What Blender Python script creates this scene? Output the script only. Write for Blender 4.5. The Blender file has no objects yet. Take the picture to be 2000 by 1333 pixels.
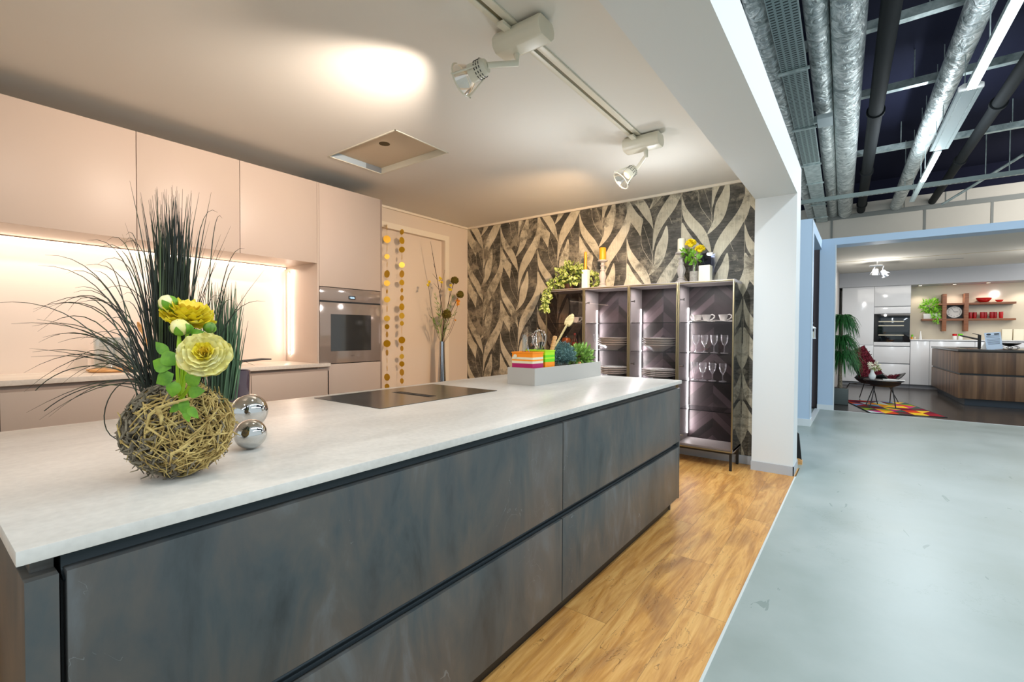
import bpy, bmesh, math, random
from mathutils import Vector, Matrix
random.seed(7)
PI = math.pi
sc = bpy.context.scene
COL = sc.collection

# ------------------------------------------------------------------ camera
cd = bpy.data.cameras.new('camera'); cam = bpy.data.objects.new('camera', cd); COL.objects.link(cam)
cd.sensor_width = 36; cd.lens = 908.635/2000*36; cd.clip_start = .02; cd.clip_end = 200
R_ = Vector((0.79987154, 0.60015321, 0.00465161)); U_ = Vector((-0.01501425, 0.01226143, 0.9998121)); F_ = Vector((-0.59998341, 0.79979108, -0.01881842))
M_ = Matrix(((R_.x, U_.x, -F_.x, 0), (R_.y, U_.y, -F_.y, 0), (R_.z, U_.z, -F_.z, 1.29684), (0, 0, 0, 1)))
cam.matrix_world = M_
sc.camera = cam
sc.cycles.transparent_max_bounces = 24

# ------------------------------------------------------------------ world, exposure
sc.view_settings.view_transform = 'Standard'; sc.view_settings.look = 'None'
sc.view_settings.exposure = 0.06; sc.view_settings.gamma = 1.0; sc.view_settings.use_curve_mapping = False
w = bpy.data.worlds.new('world'); sc.world = w; w.use_nodes = True
w.node_tree.nodes['Background'].inputs[0].default_value = (.80, .90, .95, 1)
w.node_tree.nodes['Background'].inputs[1].default_value = .85

def kelvin_col(k):
    return {'warm': (1, .82, .69), 'warmer': (1, .64, .36), 'soft': (1, .88, .78), 'neutral': (1, .96, .90), 'cool': (.82, .92, 1.0), 'white': (.95, .97, 1)}[k]
def area(name, loc, size, power, col, rot=(0, 0, 0), spread=None):
    l = bpy.data.lights.new(name, 'AREA'); l.shape = 'RECTANGLE'; l.size, l.size_y = size
    l.energy = power; l.color = kelvin_col(col)
    if spread: l.spread = math.radians(spread)
    o = bpy.data.objects.new(name, l); COL.objects.link(o); o.location = loc; o.rotation_euler = rot
    return o
def spot(name, loc, target, power, col, ang, blend=.3, rad=.03):
    l = bpy.data.lights.new(name, 'SPOT'); l.energy = power; l.color = kelvin_col(col); l.spot_size = math.radians(ang); l.spot_blend = blend
    l.shadow_soft_size = rad
    o = bpy.data.objects.new(name, l); COL.objects.link(o); o.location = loc
    o.rotation_euler = (Vector(target)-Vector(loc)).to_track_quat('-Z', 'Y').to_euler()
    return o
HA = math.radians(1.475)
# hall luminaires, seen and out of frame (rows run along the hall), plus added fills
area('hall_lamp_or_fill', (1.14, 3.6, 4.16), (.10, 7.6), 140, 'cool', (0, 0, HA))
area('hall_lamp_or_fill', (.84, 10.9, 4.16), (.08, 1.8), 150, 'cool', (0, 0, HA))
area('added_hall_uplight', (1.14, 4.6, 4.30), (.10, 5.6), 24, 'cool', (PI, 0, HA))  # added upward fill for the rear wall and ducts
area('added_hall_uplight', (.84, 10.9, 4.29), (.08, 1.8), 40, 'cool', (PI, 0, HA))  # likewise added, above the far strip light
area('hall_lamp_or_fill', (4.2, 4.5, 4.2), (.25, 9), 175, 'cool', (0, 0, HA))
area('hall_lamp_or_fill', (4.0, 14.2, 4.2), (.25, 4), 150, 'neutral', (math.radians(70), 0, HA))  # added unseen light, tilted to brighten the rear wall
area('hall_lamp_or_fill', (1.6, -4.5, 4.2), (.6, 6), 110, 'cool', (0, 0, HA))
area('hall_lamp_or_fill', (-2.6, -4.5, 4.2), (.6, 6), 120, 'neutral', (0, 0, HA))
# booth lamps: seen spots and LED strips, plus added fill lights
spot('track_or_fill_spot', (-1.70, 1.785, 2.60), (-4.0, 1.62, 2.20), 215, 'warm', 98, 1.0, .05)
spot('track_or_fill_spot', (-1.50, .15, 2.60), (-4.0, .9, 2.35), 70, 'warm', 80, .9, .05)  # added spot without a fixture, evens out the wall cabinets
spot('track_or_fill_spot', (-1.42, 1.1, 2.65), (-1.5, 1.7, .95), 34, 'soft', 120, .9, .05)  # added out of view to brighten the island worktop
spot('track_or_fill_spot', (-1.62, 3.56, 2.50), (-4.0, 5.05, 1.35), 190, 'warmer', 104, .9, .05)
p_ = bpy.data.lights.new('booth_fill_point', 'POINT'); p_.energy = 10; p_.color = kelvin_col('white'); p_.shadow_soft_size = .06  # added point fill without a fixture, for ceiling and wallpaper
p_ = bpy.data.objects.new('booth_fill_point', p_); COL.objects.link(p_); p_.location = (-1.45, 4.0, 2.28)
p_ = bpy.data.lights.new('booth_fill_point', 'POINT'); p_.energy = 11; p_.color = kelvin_col('white'); p_.shadow_soft_size = .08  # second added fill hanging free, whitens the middle of the ceiling
p_ = bpy.data.objects.new('booth_fill_point', p_); COL.objects.link(p_); p_.location = (-1.9, 3.0, 2.05)
spot('track_or_fill_spot', (-1.32, 2.6, 2.62), (-1.75, 4.7, 1.05), 140, 'white', 84, .9)  # added spot with no lamp head, lifts the display cabinet
area('cabinet_led_light', (-4.44, 1.0, 1.905), (.06, 2.7), 6.6, 'soft', (0, math.radians(10), 0))
area('cabinet_led_light', (-4.52, 2.345, 1.47), (.02, .8), 3.2, 'soft', (PI/2, 0, 0))
spot('track_or_fill_spot', (-1.10, -.45, 2.62), (-1.25, .42, 1.15), 26, 'soft', 42, .9, .06)  # extra unseen spot put in to brighten the flower arrangement
# far kitchen
area('far_kitchen_light', (1.6, 12.3, 2.74), (3.4, 2.6), 75, 'neutral', (0, 0, 0))
for x in (.30, 2.9):  # added point fills without fixtures, for the far ceiling
    p_ = bpy.data.lights.new('far_fill_point', 'POINT'); p_.energy = 20; p_.color = kelvin_col('neutral'); p_.shadow_soft_size = .08
    p_ = bpy.data.objects.new('far_fill_point', p_); COL.objects.link(p_); p_.location = (x, 12.3, 2.40)
for x in (1.12, 1.72, 2.28, 2.86):
    spot('downlight_beam', (x, 14.93, 2.44), (x, 15.0, 0), 12, 'soft', 110, .6)

# ------------------------------------------------------------------ materials
def lin(h):
    h = h.lstrip('#'); c = [int(h[i:i+2], 16)/255 for i in (0, 2, 4)]
    return tuple(((v+.055)/1.055)**2.4 if v > .04045 else v/12.92 for v in c)+(1,)
def newmat(name):
    m = bpy.data.materials.new(name); m.use_nodes = True; return m, m.node_tree, m.node_tree.nodes['Principled BSDF']
def mat(name, col, rough=.5, metal=0, spec=.5, emit=None, es=1, coat=0, alpha=1):
    m, nt, p = newmat(name)
    p.inputs['Base Color'].default_value = lin(col); p.inputs['Roughness'].default_value = rough
    p.inputs['Metallic'].default_value = metal; p.inputs['Specular IOR Level'].default_value = spec
    p.inputs['Coat Weight'].default_value = coat; p.inputs['Coat Roughness'].default_value = .08
    if emit: p.inputs['Emission Color'].default_value = lin(emit); p.inputs['Emission Strength'].default_value = es
    return m
def node(nt, t, **kw):
    n = nt.nodes.new('ShaderNode'+t)
    for k, v in kw.items():
        if k.startswith('_'): setattr(n, k[1:], v)
        else:
            k2 = int(k[1:]) if k[0] == 'i' and k[1:].isdigit() else k.replace('_', ' ')
            s = n.inputs[k2]
            if isinstance(v, bpy.types.NodeSocket): nt.links.new(v, s)
            else: s.default_value = v
    return n
def coords(nt, scale=(1, 1, 1), rot=(0, 0, 0), loc=(0, 0, 0), kind='Object'):
    tc = nt.nodes.new('ShaderNodeTexCoord'); mp = nt.nodes.new('ShaderNodeMapping')
    mp.inputs['Scale'].default_value = scale; mp.inputs['Rotation'].default_value = rot; mp.inputs['Location'].default_value = loc
    nt.links.new(tc.outputs[kind], mp.inputs['Vector']); return mp.outputs[0]
def ramp(nt, fac, stops):
    r = nt.nodes.new('ShaderNodeValToRGB'); e = r.color_ramp.elements
    while len(e) < len(stops): e.new(.5)
    for i, (p, c) in enumerate(stops): e[i].position = p; e[i].color = lin(c) if isinstance(c, str) else c
    nt.links.new(fac, r.inputs[0]); return r.outputs[0]
def mixc(nt, fac, a, b, mode='MIX'):
    n = nt.nodes.new('ShaderNodeMix'); n.data_type = 'RGBA'; n.blend_type = mode
    for s, v in ((n.inputs[0], fac), (n.inputs[6], a), (n.inputs[7], b)):
        if isinstance(v, bpy.types.NodeSocket): nt.links.new(v, s)
        else: s.default_value = lin(v) if isinstance(v, str) else v
    return n.outputs[2]
def mth(nt, op, a, b=0, c=None):
    n = nt.nodes.new('ShaderNodeMath'); n.operation = op
    for i, v in enumerate((a, b) if c is None else (a, b, c)):
        if isinstance(v, bpy.types.NodeSocket): nt.links.new(v, n.inputs[i])
        else: n.inputs[i].default_value = v
    return n.outputs[0]
def bump(nt, p, h, strength=.2, dist=.01):
    b = node(nt, 'Bump', Strength=strength, Distance=dist, Height=h); nt.links.new(b.outputs[0], p.inputs['Normal'])
def noisy(name, stops, scale=(5, 5, 5), detail=6, rough=.5, metal=0, bmp=0, nrough=.55, ns=1, spec=.5, rot=(0, 0, 0), dist=0, coat=0):
    m, nt, p = newmat(name)
    n = node(nt, 'TexNoise', Vector=coords(nt, scale, rot), Scale=ns, Detail=detail, Roughness=nrough, Distortion=dist)
    nt.links.new(ramp(nt, n.outputs[0], stops), p.inputs['Base Color'])
    p.inputs['Roughness'].default_value = rough; p.inputs['Metallic'].default_value = metal; p.inputs['Specular IOR Level'].default_value = spec
    p.inputs['Coat Weight'].default_value = coat
    if bmp: bump(nt, p, n.outputs[0], bmp)
    return m
def thinglass(name, tint='#ffffff', refl=1.0, base=.04, rough=0.0):
    m, nt, p = newmat(name); nt.nodes.remove(p); out = nt.nodes['Material Output']
    t = node(nt, 'BsdfTransparent', Color=lin(tint)); g = node(nt, 'BsdfGlossy', Color=(1, 1, 1, 1), Roughness=rough)
    f = node(nt, 'LayerWeight', Blend=.5); fac = mth(nt, 'ADD', mth(nt, 'MULTIPLY', mth(nt, 'POWER', f.outputs['Facing'], 3.2), refl*.85), base+.035)
    mx = nt.nodes.new('ShaderNodeMixShader'); nt.links.new(fac, mx.inputs[0]); nt.links.new(t.outputs[0], mx.inputs[1]); nt.links.new(g.outputs[0], mx.inputs[2])
    nt.links.new(mx.outputs[0], out.inputs[0]); return m

M = {}
M['ceil'] = mat('ceiling_paint', '#dcdad2', .85, spec=.15)
M['wall'] = mat('wall_paint', '#ddd0bf', .75, spec=.2)
M['white_wall'] = mat('white_wall_paint', '#d8dbda', .6, spec=.25)
M['trimw'] = mat('cream_trim', '#ebe2cf', .45)
M['basegrey'] = mat('baseboard_grey', '#aeb3b8', .4)
M['whitebase'] = mat('baseboard_white', '#dfe6e8', .35)
M['front'] = mat('matt_rose_taupe_lacquer', '#bdab9c', .42, spec=.4)
M['cab_edge'] = mat('cabinet_edge_taupe', '#9d8a7c', .5)
M['splash'] = mat('splashback_panel', '#e0d0c2', .45)
M['black'] = mat('black_satin', '#121314', .4)
M['blackgap'] = mat('shadow_gap_black', '#1c1e20', .5)
M['anthr'] = mat('anthracite_profile', '#2c3438', .35, metal=.6)
M['bluew'] = mat('pale_blue_paint', '#bcd2e8', .55, spec=.3)
M['steel'] = mat('polished_steel', '#d0d0ce', .06, metal=1)
M['chrome'] = mat('chrome', '#b9bcc2', .14, metal=1)
M['galv'] = noisy('galvanised_steel', [(.3, '#7f8e8e'), (.6, '#b4c0be')], (9, 9, 9), rough=.42, metal=.35)
M['lampw'] = mat('lamp_cream_plastic', '#d8d5c4', .35)
M['led'] = mat('led_diffuser_cool', '#ffffff', .5, emit='#f4f6ff', es=9)
M['ledwarm'] = mat('led_diffuser_warm', '#ffffff', .5, emit='#ffe9cf', es=7)
M['tube'] = mat('luminaire_diffuser', '#ffffff', .5, emit='#eef6ff', es=14)
M['bulb'] = mat('lamp_reflector_glow', '#fff3df', .2, emit='#ffd9a8', es=5)
M['dl'] = mat('downlight_glow', '#ffffff', .5, emit='#ffe9bf', es=9)
M['porcelain'] = mat('white_porcelain', '#ecebe8', .18, coat=.3)
M['bronze'] = mat('bronze_aluminium', '#8d8163', .32, metal=.75)
M['cabgrey'] = mat('warm_grey_carcass', '#a9a2a2', .45)
M['glass'] = thinglass('tinted_door_glass', '#e8e4e2', .45, -.022)
M['shelfglass'] = thinglass('smoked_shelf_glass', '#c4c6c8', .8, .03)
M['glassedge'] = mat('glass_edge_dark', '#22282a', .2)
M['sideglass'] = mat('dark_side_glass', '#2b2f31', .04, coat=1, spec=.9)
M['ovenglass'] = mat('taupe_oven_glass', '#94857a', .09, spec=.7, metal=.25)
M['ovenwin'] = mat('oven_window_glass', '#3c3a36', .05, spec=.9, metal=.3)
M['hob'] = mat('hob_black_glass', '#3a3733', .16, spec=.7)
M['gold'] = mat('gold_foil_disc', '#d0a51c', .3, metal=.45, spec=.8)
M['stem'] = mat('plant_stem_brown', '#3a2c22', .7)
M['green'] = noisy('leaf_green', [(.3, '#457a10'), (.7, '#7fb62a')], (30, 30, 30), rough=.5)
M['green2'] = noisy('leaf_deep_green', [(.3, '#15401c'), (.7, '#2f7c34')], (30, 30, 30), rough=.5)
M['stemgreen'] = mat('flower_stem_green', '#9cc21c', .45)
M['ivy'] = noisy('variegated_ivy_leaf', [(.35, '#3f5c1d'), (.5, '#8fa43a'), (.62, '#e3e2a6')], (60, 60, 60), rough=.5)
M['fern'] = noisy('lime_fern_leaf', [(.3, '#4e9a10'), (.7, '#9be02a')], (25, 25, 25), rough=.5)
M['herb'] = noisy('herb_leaf_green', [(.3, '#3f6a20'), (.7, '#86ad45')], (50, 50, 50), rough=.5)
M['fir'] = noisy('blue_green_needle', [(.3, '#37585a'), (.6, '#6d9490'), (.75, '#a9c6be')], (60, 60, 60), rough=.6)
M['grassd'] = noisy('dark_grass_blade', [(.3, '#17181a'), (.55, '#2c3524'), (.75, '#5a6c3c')], (60, 60, 2), rough=.45)
M['grassl'] = noisy('green_grey_grass_blade', [(.3, '#23301f'), (.5, '#4d6848'), (.7, '#7f9c74')], (60, 60, 2), rough=.45)
M['twigg'] = noisy('grey_twig', [(.3, '#544c3f'), (.7, '#968b75')], (50, 50, 50), rough=.85)
M['twigs'] = noisy('straw_twig', [(.3, '#9a7d44'), (.7, '#dac27c')], (50, 50, 50), rough=.8)
def petal_mat(name, a, b, c):
    m, nt, p = newmat(name)
    n = node(nt, 'TexNoise', Vector=coords(nt, (40, 40, 40)), Scale=1, Detail=3)
    nt.links.new(ramp(nt, n.outputs[0], [(.3, a), (.55, b), (.75, c)]), p.inputs['Base Color'])
    p.inputs['Roughness'].default_value = .55; p.inputs['Subsurface Weight'].default_value = .15; p.inputs['Subsurface Radius'].default_value = (.01, .01, .004)
    return m
M['petalp'] = petal_mat('pale_yellow_petal', '#ece283', '#f5eda2', '#faf6cc')
M['petaly'] = petal_mat('yellow_petal', '#efdc28', '#f8e848', '#fbf08c')
M['petalc'] = petal_mat('golden_petal_centre', '#f6d63c', '#fae050', '#fbe97e')
M['orangep'] = mat('orange_blossom', '#f0a21e', .6)
M['yellowp'] = mat('yellow_blossom', '#f6dc1c', .6)
M['allium'] = noisy('allium_olive', [(.3, '#4a420f'), (.7, '#8a7a22')], (60, 60, 60), rough=.8)
M['candlew'] = mat('ivory_wax', '#ece6cf', .5)
M['candleo'] = mat('orange_wax', '#e89a1c', .45)
M['candleg'] = mat('grey_whitewashed_wood', '#b5ada6', .65)
M['holderw'] = mat('white_ceramic_holder', '#f2eee2', .4)
M['conc'] = noisy('grey_concrete_vase', [(.3, '#8f8a80'), (.7, '#b0aa9f')], (60, 60, 60), rough=.8)
M['clear'] = thinglass('clear_glass', '#f2f5f5', .9, .05)
M['smoke'] = thinglass('smoked_glass', '#dfe3ee', .3, -.01)
M['wine'] = None
M['wood'] = noisy('light_beech_wood', [(.3, '#c98a45'), (.7, '#e6b77c')], (20, 20, 120), rough=.5)
M['spoon'] = noisy('pale_wood_spoon', [(.3, '#b59a5e'), (.7, '#d8c48e')], (20, 20, 120), rough=.55)
M['walnut'] = noisy('walnut_wood', [(.3, '#6e422c'), (.5, '#8a583c'), (.7, '#9d6a4a')], (2, 8, 30), rough=.45)
M['copper'] = mat('copper_wood_mill', '#b3642f', .3, metal=.2)
M['amber'] = mat('brown_bottle_glass', '#4a2412', .12, coat=.6)
M['redlab'] = mat('red_label', '#b0342a', .5)
M['orange'] = mat('orange_plastic', '#ff9413', .4); M['lime'] = mat('lime_plastic', '#b4e61e', .4); M['limeg'] = mat('green_plastic', '#6fd41c', .4)
M['pink'] = mat('magenta_plastic', '#b01061', .4); M['cream'] = mat('cream_plastic', '#e4dcc0', .45)
M['planter'] = mat('grey_planter_lacquer', '#b3b0aa', .5)
M['purple'] = mat('dark_plum_glass', '#4c3c46', .2, coat=.5)
M['red'] = mat('red_ceramic', '#c41212', .25, coat=.4)
M['redglass'] = mat('red_glass', '#a00f14', .12, coat=.7)
M['whitegl'] = mat('white_gloss_lacquer', '#e4e6ea', .12, coat=.3)
M['shadowgrey'] = mat('grip_groove_grey', '#8f9298', .5)
M['soffit'] = mat('grey_soffit_paint', '#b2b5bc', .5)
M['beige'] = mat('beige_gloss_glass', '#d6cbb6', .08, spec=.6)
M['hallwall'] = mat('hall_cladding', '#c3bfb6', .7)
M['hallgrey'] = mat('hall_beam_grey', '#7c807e', .6)
M['hallceil'] = mat('hall_ceiling_dark', '#1b1d2e', .9, spec=.1)
M['fabricblk'] = mat('black_weave', '#1c1c1d', .6)
M['fur'] = noisy('burgundy_fur', [(.3, '#3d0713'), (.7, '#8c1f35')], (30, 30, 30), rough=.9)
M['potgrey'] = mat('slate_pot', '#4d5654', .5)
M['coollining'] = mat('lining_cool_lit', '#a9b6bd', .5)  # cool light on the hatch lining, put into the colour

def m_worktop(name, a, b, c, rough):
    m, nt, p = newmat(name)
    n1 = node(nt, 'TexNoise', Vector=coords(nt, (3.5, 1.2, 3)), Scale=1, Detail=7, Roughness=.6, Distortion=.6)
    n2 = node(nt, 'TexNoise', Vector=coords(nt, (60, 60, 60)), Scale=1, Detail=3)
    c1 = ramp(nt, n1.outputs[0], [(.35, a), (.5, b), (.66, c)])
    c2 = mixc(nt, .12, c1, ramp(nt, n2.outputs[0], [(.3, '#8f8c86'), (.7, '#efece4')]))
    nt.links.new(c2, p.inputs['Base Color']); p.inputs['Roughness'].default_value = rough; p.inputs['Specular IOR Level'].default_value = .4
    return m
M['worktop'] = m_worktop('ceramic_worktop', '#c0bdb6', '#cfccc5', '#dad7d0', .3)
M['worktopw'] = m_worktop('warm_worktop', '#cfc3b4', '#d9cdbf', '#e2d8ca', .35)
def m_island():
    m, nt, p = newmat('dark_concrete_laminate')
    v = coords(nt, (2.2, 2.6, .9))
    n1 = node(nt, 'TexNoise', Vector=v, Scale=2.2, Detail=8, Roughness=.62, Distortion=.5)
    n2 = node(nt, 'TexNoise', Vector=coords(nt, (3, 3, .9), loc=(4, 2, 1)), Scale=1.6, Detail=5, Roughness=.6)
    c = ramp(nt, n1.outputs[0], [(.3, '#2f3537'), (.43, '#42494b'), (.56, '#54524e'), (.7, '#63686a')])
    c = mixc(nt, ramp(nt, n2.outputs[0], [(.45, (0, 0, 0, 1)), (.7, (.4, .4, .4, 1))]), c, '#4c4644')
    # thin pale scratches
    vo = node(nt, 'TexNoise', Vector=coords(nt, (1.3, 1.3, 1.3), rot=(.4, .3, .9)), Scale=2.5, Detail=4, Distortion=1.5)
    s = mth(nt, 'LESS_THAN', mth(nt, 'ABSOLUTE', mth(nt, 'SUBTRACT', vo.outputs[0], .5)), .0016)
    s = mth(nt, 'MULTIPLY', s, mth(nt, 'GREATER_THAN', n2.outputs[0], .56))
    c = mixc(nt, mth(nt, 'MULTIPLY', s, .35), c, '#8d9494')
    nt.links.new(c, p.inputs['Base Color']); p.inputs['Roughness'].default_value = .38; p.inputs['Specular IOR Level'].default_value = .5
    bump(nt, p, n1.outputs[0], .05); return m
M['island'] = m_island()
def m_oak():
    m, nt, p = newmat('rustic_oak_planks')
    tc = nt.nodes.new('ShaderNodeTexCoord'); sp = nt.nodes.new('ShaderNodeSeparateXYZ'); nt.links.new(tc.outputs['Object'], sp.inputs[0])
    W, L = .24, 1.35
    xi = mth(nt, 'DIVIDE', mth(nt, 'ADD', sp.outputs[0], 20.09), W); col = mth(nt, 'FLOOR', xi); fx = mth(nt, 'FRACT', xi)
    yo = mth(nt, 'MULTIPLY', mth(nt, 'FRACT', mth(nt, 'MULTIPLY', col, .377)), L)
    yi = mth(nt, 'DIVIDE', mth(nt, 'ADD', mth(nt, 'ADD', sp.outputs[1], 20), yo), L); row = mth(nt, 'FLOOR', yi); fy = mth(nt, 'FRACT', yi)
    cb = nt.nodes.new('ShaderNodeCombineXYZ'); nt.links.new(col, cb.inputs[0]); nt.links.new(row, cb.inputs[1])
    wn = node(nt, 'TexWhiteNoise', Vector=cb.outputs[0])
    # grain coordinates: offset per plank
    off = nt.nodes.new('ShaderNodeVectorMath'); off.operation = 'MULTIPLY_ADD'
    nt.links.new(wn.outputs['Color'], off.inputs[0]); off.inputs[1].default_value = (9, 9, 9)
    mp = coords(nt, (9, 1.1, 1)); nt.links.new(mp, off.inputs[2])
    n1 = node(nt, 'TexNoise', Vector=off.outputs[0], Scale=1.0, Detail=5, Roughness=.62, Distortion=1.6)
    off2 = nt.nodes.new('ShaderNodeVectorMath'); off2.operation = 'MULTIPLY_ADD'
    nt.links.new(wn.outputs['Color'], off2.inputs[0]); off2.inputs[1].default_value = (5, 5, 5); nt.links.new(coords(nt, (3.5, 1.6, 1)), off2.inputs[2])
    n2 = node(nt, 'TexNoise', Vector=off2.outputs[0], Scale=1.0, Detail=3, Roughness=.5, Distortion=.8)
    n3 = node(nt, 'TexNoise', Vector=coords(nt, (90, 5, 1)), Scale=1, Detail=3)
    c = ramp(nt, n1.outputs[0], [(.30, '#a56d30'), (.45, '#c68a3e'), (.55, '#dba254'), (.72, '#e8b768')])
    c = mixc(nt, ramp(nt, n2.outputs[0], [(.56, (0, 0, 0, 1)), (.74, (.75, .75, .75, 1))]), c, '#8d5c30')
    c = mixc(nt, ramp(nt, n2.outputs[0], [(.22, (.5, .5, .5, 1)), (.34, (0, 0, 0, 1))]), c, '#5f3b1e')
    c = mixc(nt, .18, c, ramp(nt, n3.outputs[0], [(.3, '#8a5c30'), (.7, '#f0cd96')]))
    # crack lines
    n4 = node(nt, 'TexNoise', Vector=coords(nt, (14, 3.2, 1), loc=(3, 1, 0)), Scale=1, Detail=3, Distortion=2.2)
    kr = mth(nt, 'MULTIPLY', mth(nt, 'LESS_THAN', mth(nt, 'ABSOLUTE', mth(nt, 'SUBTRACT', n4.outputs[0], .62)), .006), .55)
    c = mixc(nt, kr, c, '#50351d')
    hv = mixc(nt, wn.outputs['Value'], (.80, .78, .76, 1), (1.0, 1.0, 1.0, 1)); c = mixc(nt, 1.0, c, hv, 'MULTIPLY')
    e = mth(nt, 'MAXIMUM', mth(nt, 'LESS_THAN', fx, .008), mth(nt, 'LESS_THAN', fy, .0016))
    c = mixc(nt, mth(nt, 'MULTIPLY', e, .6), c, '#5a3c20')
    nt.links.new(c, p.inputs['Base Color']); p.inputs['Roughness'].default_value = .42; bump(nt, p, n1.outputs[0], .04); return m
M['oak'] = m_oak()
def m_concrete():
    m, nt, p = newmat('pale_painted_concrete')
    n1 = node(nt, 'TexNoise', Vector=coords(nt, (.9, .9, 1)), Scale=1.2, Detail=7, Roughness=.6)
    c = ramp(nt, n1.outputs[0], [(.3, '#89958f'), (.5, '#96a19d'), (.7, '#a3aca8')])
    n2 = node(nt, 'TexNoise', Vector=coords(nt, (9, 3, 1), rot=(0, 0, .7)), Scale=1.2, Detail=4, Distortion=.8)
    n3 = node(nt, 'TexNoise', Vector=coords(nt, (1.1, 1.1, 1), loc=(2.3, 1, 0)), Scale=1, Detail=2)
    s = mth(nt, 'MULTIPLY', mth(nt, 'GREATER_THAN', n2.outputs[0], .69), mth(nt, 'GREATER_THAN', n3.outputs[0], .5))
    c = mixc(nt, mth(nt, 'MULTIPLY', s, .55), c, '#62766e')
    n4 = node(nt, 'TexNoise', Vector=coords(nt, (.8, .8, 1), loc=(5, 7, 0)), Scale=1, Detail=9, Roughness=.7, Distortion=.3)
    k = mth(nt, 'MULTIPLY', mth(nt, 'LESS_THAN', mth(nt, 'ABSOLUTE', mth(nt, 'SUBTRACT', n4.outputs[0], .5)), .0015), mth(nt, 'GREATER_THAN', n3.outputs[0], .55))
    c = mixc(nt, mth(nt, 'MULTIPLY', k, .45), c, '#6d7c70')
    nt.links.new(c, p.inputs['Base Color']); p.inputs['Specular IOR Level'].default_value = .5
    nt.links.new(ramp(nt, n1.outputs[0], [(.3, (.32, .32, .32, 1)), (.7, (.46, .46, .46, 1))]), p.inputs['Roughness']); return m
M['concrete'] = m_concrete()
M['darkfloor'] = noisy('dark_vinyl_floor', [(.3, '#332e2b'), (.7, '#463f3a')], (6, 1.5, 1), rough=.22)
def m_wp(name, light):
    m, nt, p = newmat(name)
    n1 = node(nt, 'TexNoise', Vector=coords(nt, (1.5, 1, 2.2)), Scale=2.2, Detail=7, Roughness=.68)
    n2 = node(nt, 'TexNoise', Vector=coords(nt, (6, 1, 60)), Scale=1, Detail=4, Roughness=.7)
    n3 = node(nt, 'TexNoise', Vector=coords(nt, (120, 1, 6)), Scale=1, Detail=2)
    if light:
        c = ramp(nt, n1.outputs[0], [(.28, '#5f5a4e'), (.36, '#8e8774'), (.44, '#bdb49b'), (.56, '#cfc7ae'), (.72, '#dfd8c2')])
        c = mixc(nt, .22, c, ramp(nt, n3.outputs[0], [(.3, '#8b8470'), (.7, '#f0ead8')]))
    else:
        c = ramp(nt, n1.outputs[0], [(.3, '#2c2a25'), (.46, '#45433c'), (.58, '#66625a'), (.68, '#a39b88'), (.8, '#bab19b')])
        c = mixc(nt, .3, c, ramp(nt, n2.outputs[0], [(.42, '#262622'), (.6, '#6b685d'), (.75, '#9b9482')]))
    n4 = node(nt, 'TexNoise', Vector=coords(nt, (5, 1, 5), loc=(3, 0, 7)), Scale=1.4, Detail=9, Roughness=.78, Distortion=.4)
    n5 = node(nt, 'TexNoise', Vector=coords(nt, (1.1, 1, 1.3), loc=(8, 0, 2)), Scale=1.5, Detail=2)
    wv_ = mth(nt, 'ADD', mth(nt, 'MULTIPLY', n4.outputs[0], .6), mth(nt, 'MULTIPLY', n5.outputs[0], .4))
    c = mixc(nt, ramp(nt, wv_, [(.52, (0, 0, 0, 1)), (.60, (.75, .75, .75, 1))]), c, '#57534a' if light else '#a59c88')
    nt.links.new(c, p.inputs['Base Color']); p.inputs['Roughness'].default_value = .55; p.inputs['Specular IOR Level'].default_value = .3
    return m
M['wpd'] = m_wp('wallpaper_dark_ground', False); M['wpl'] = m_wp('wallpaper_cream_leaf', True)
M['wpline'] = mat('wallpaper_pale_vein', '#b5ad98', .6)
def m_chev(xc0, per):
    m, nt, p = newmat('chevron_veneer')
    tc = nt.nodes.new('ShaderNodeTexCoord'); sp = nt.nodes.new('ShaderNodeSeparateXYZ'); nt.links.new(tc.outputs['Object'], sp.inputs[0])
    u = mth(nt, 'DIVIDE', mth(nt, 'SUBTRACT', sp.outputs[0], xc0), per)
    cell = mth(nt, 'FLOOR', u); f = mth(nt, 'ABSOLUTE', mth(nt, 'SUBTRACT', mth(nt, 'FRACT', u), .5))
    h = mth(nt, 'ADD', sp.outputs[2], mth(nt, 'MULTIPLY', f, per*.92)); k = mth(nt, 'DIVIDE', h, .085)
    side = mth(nt, 'GREATER_THAN', mth(nt, 'FRACT', u), .5)
    cb = nt.nodes.new('ShaderNodeCombineXYZ'); nt.links.new(mth(nt, 'FLOOR', k), cb.inputs[0]); nt.links.new(side, cb.inputs[1]); nt.links.new(cell, cb.inputs[2])
    wn = node(nt, 'TexWhiteNoise', Vector=cb.outputs[0])
    c = ramp(nt, wn.outputs['Value'], [(0, '#1c1617'), (.5, '#352b2e'), (1, '#5c4e53')])
    e = mth(nt, 'LESS_THAN', mth(nt, 'FRACT', k), .06); c = mixc(nt, mth(nt, 'MULTIPLY', e, .5), c, '#1e1819')
    nt.links.new(c, p.inputs['Base Color']); p.inputs['Roughness'].default_value = .5; return m
M['chev'] = m_chev(-.521, .52)
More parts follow.
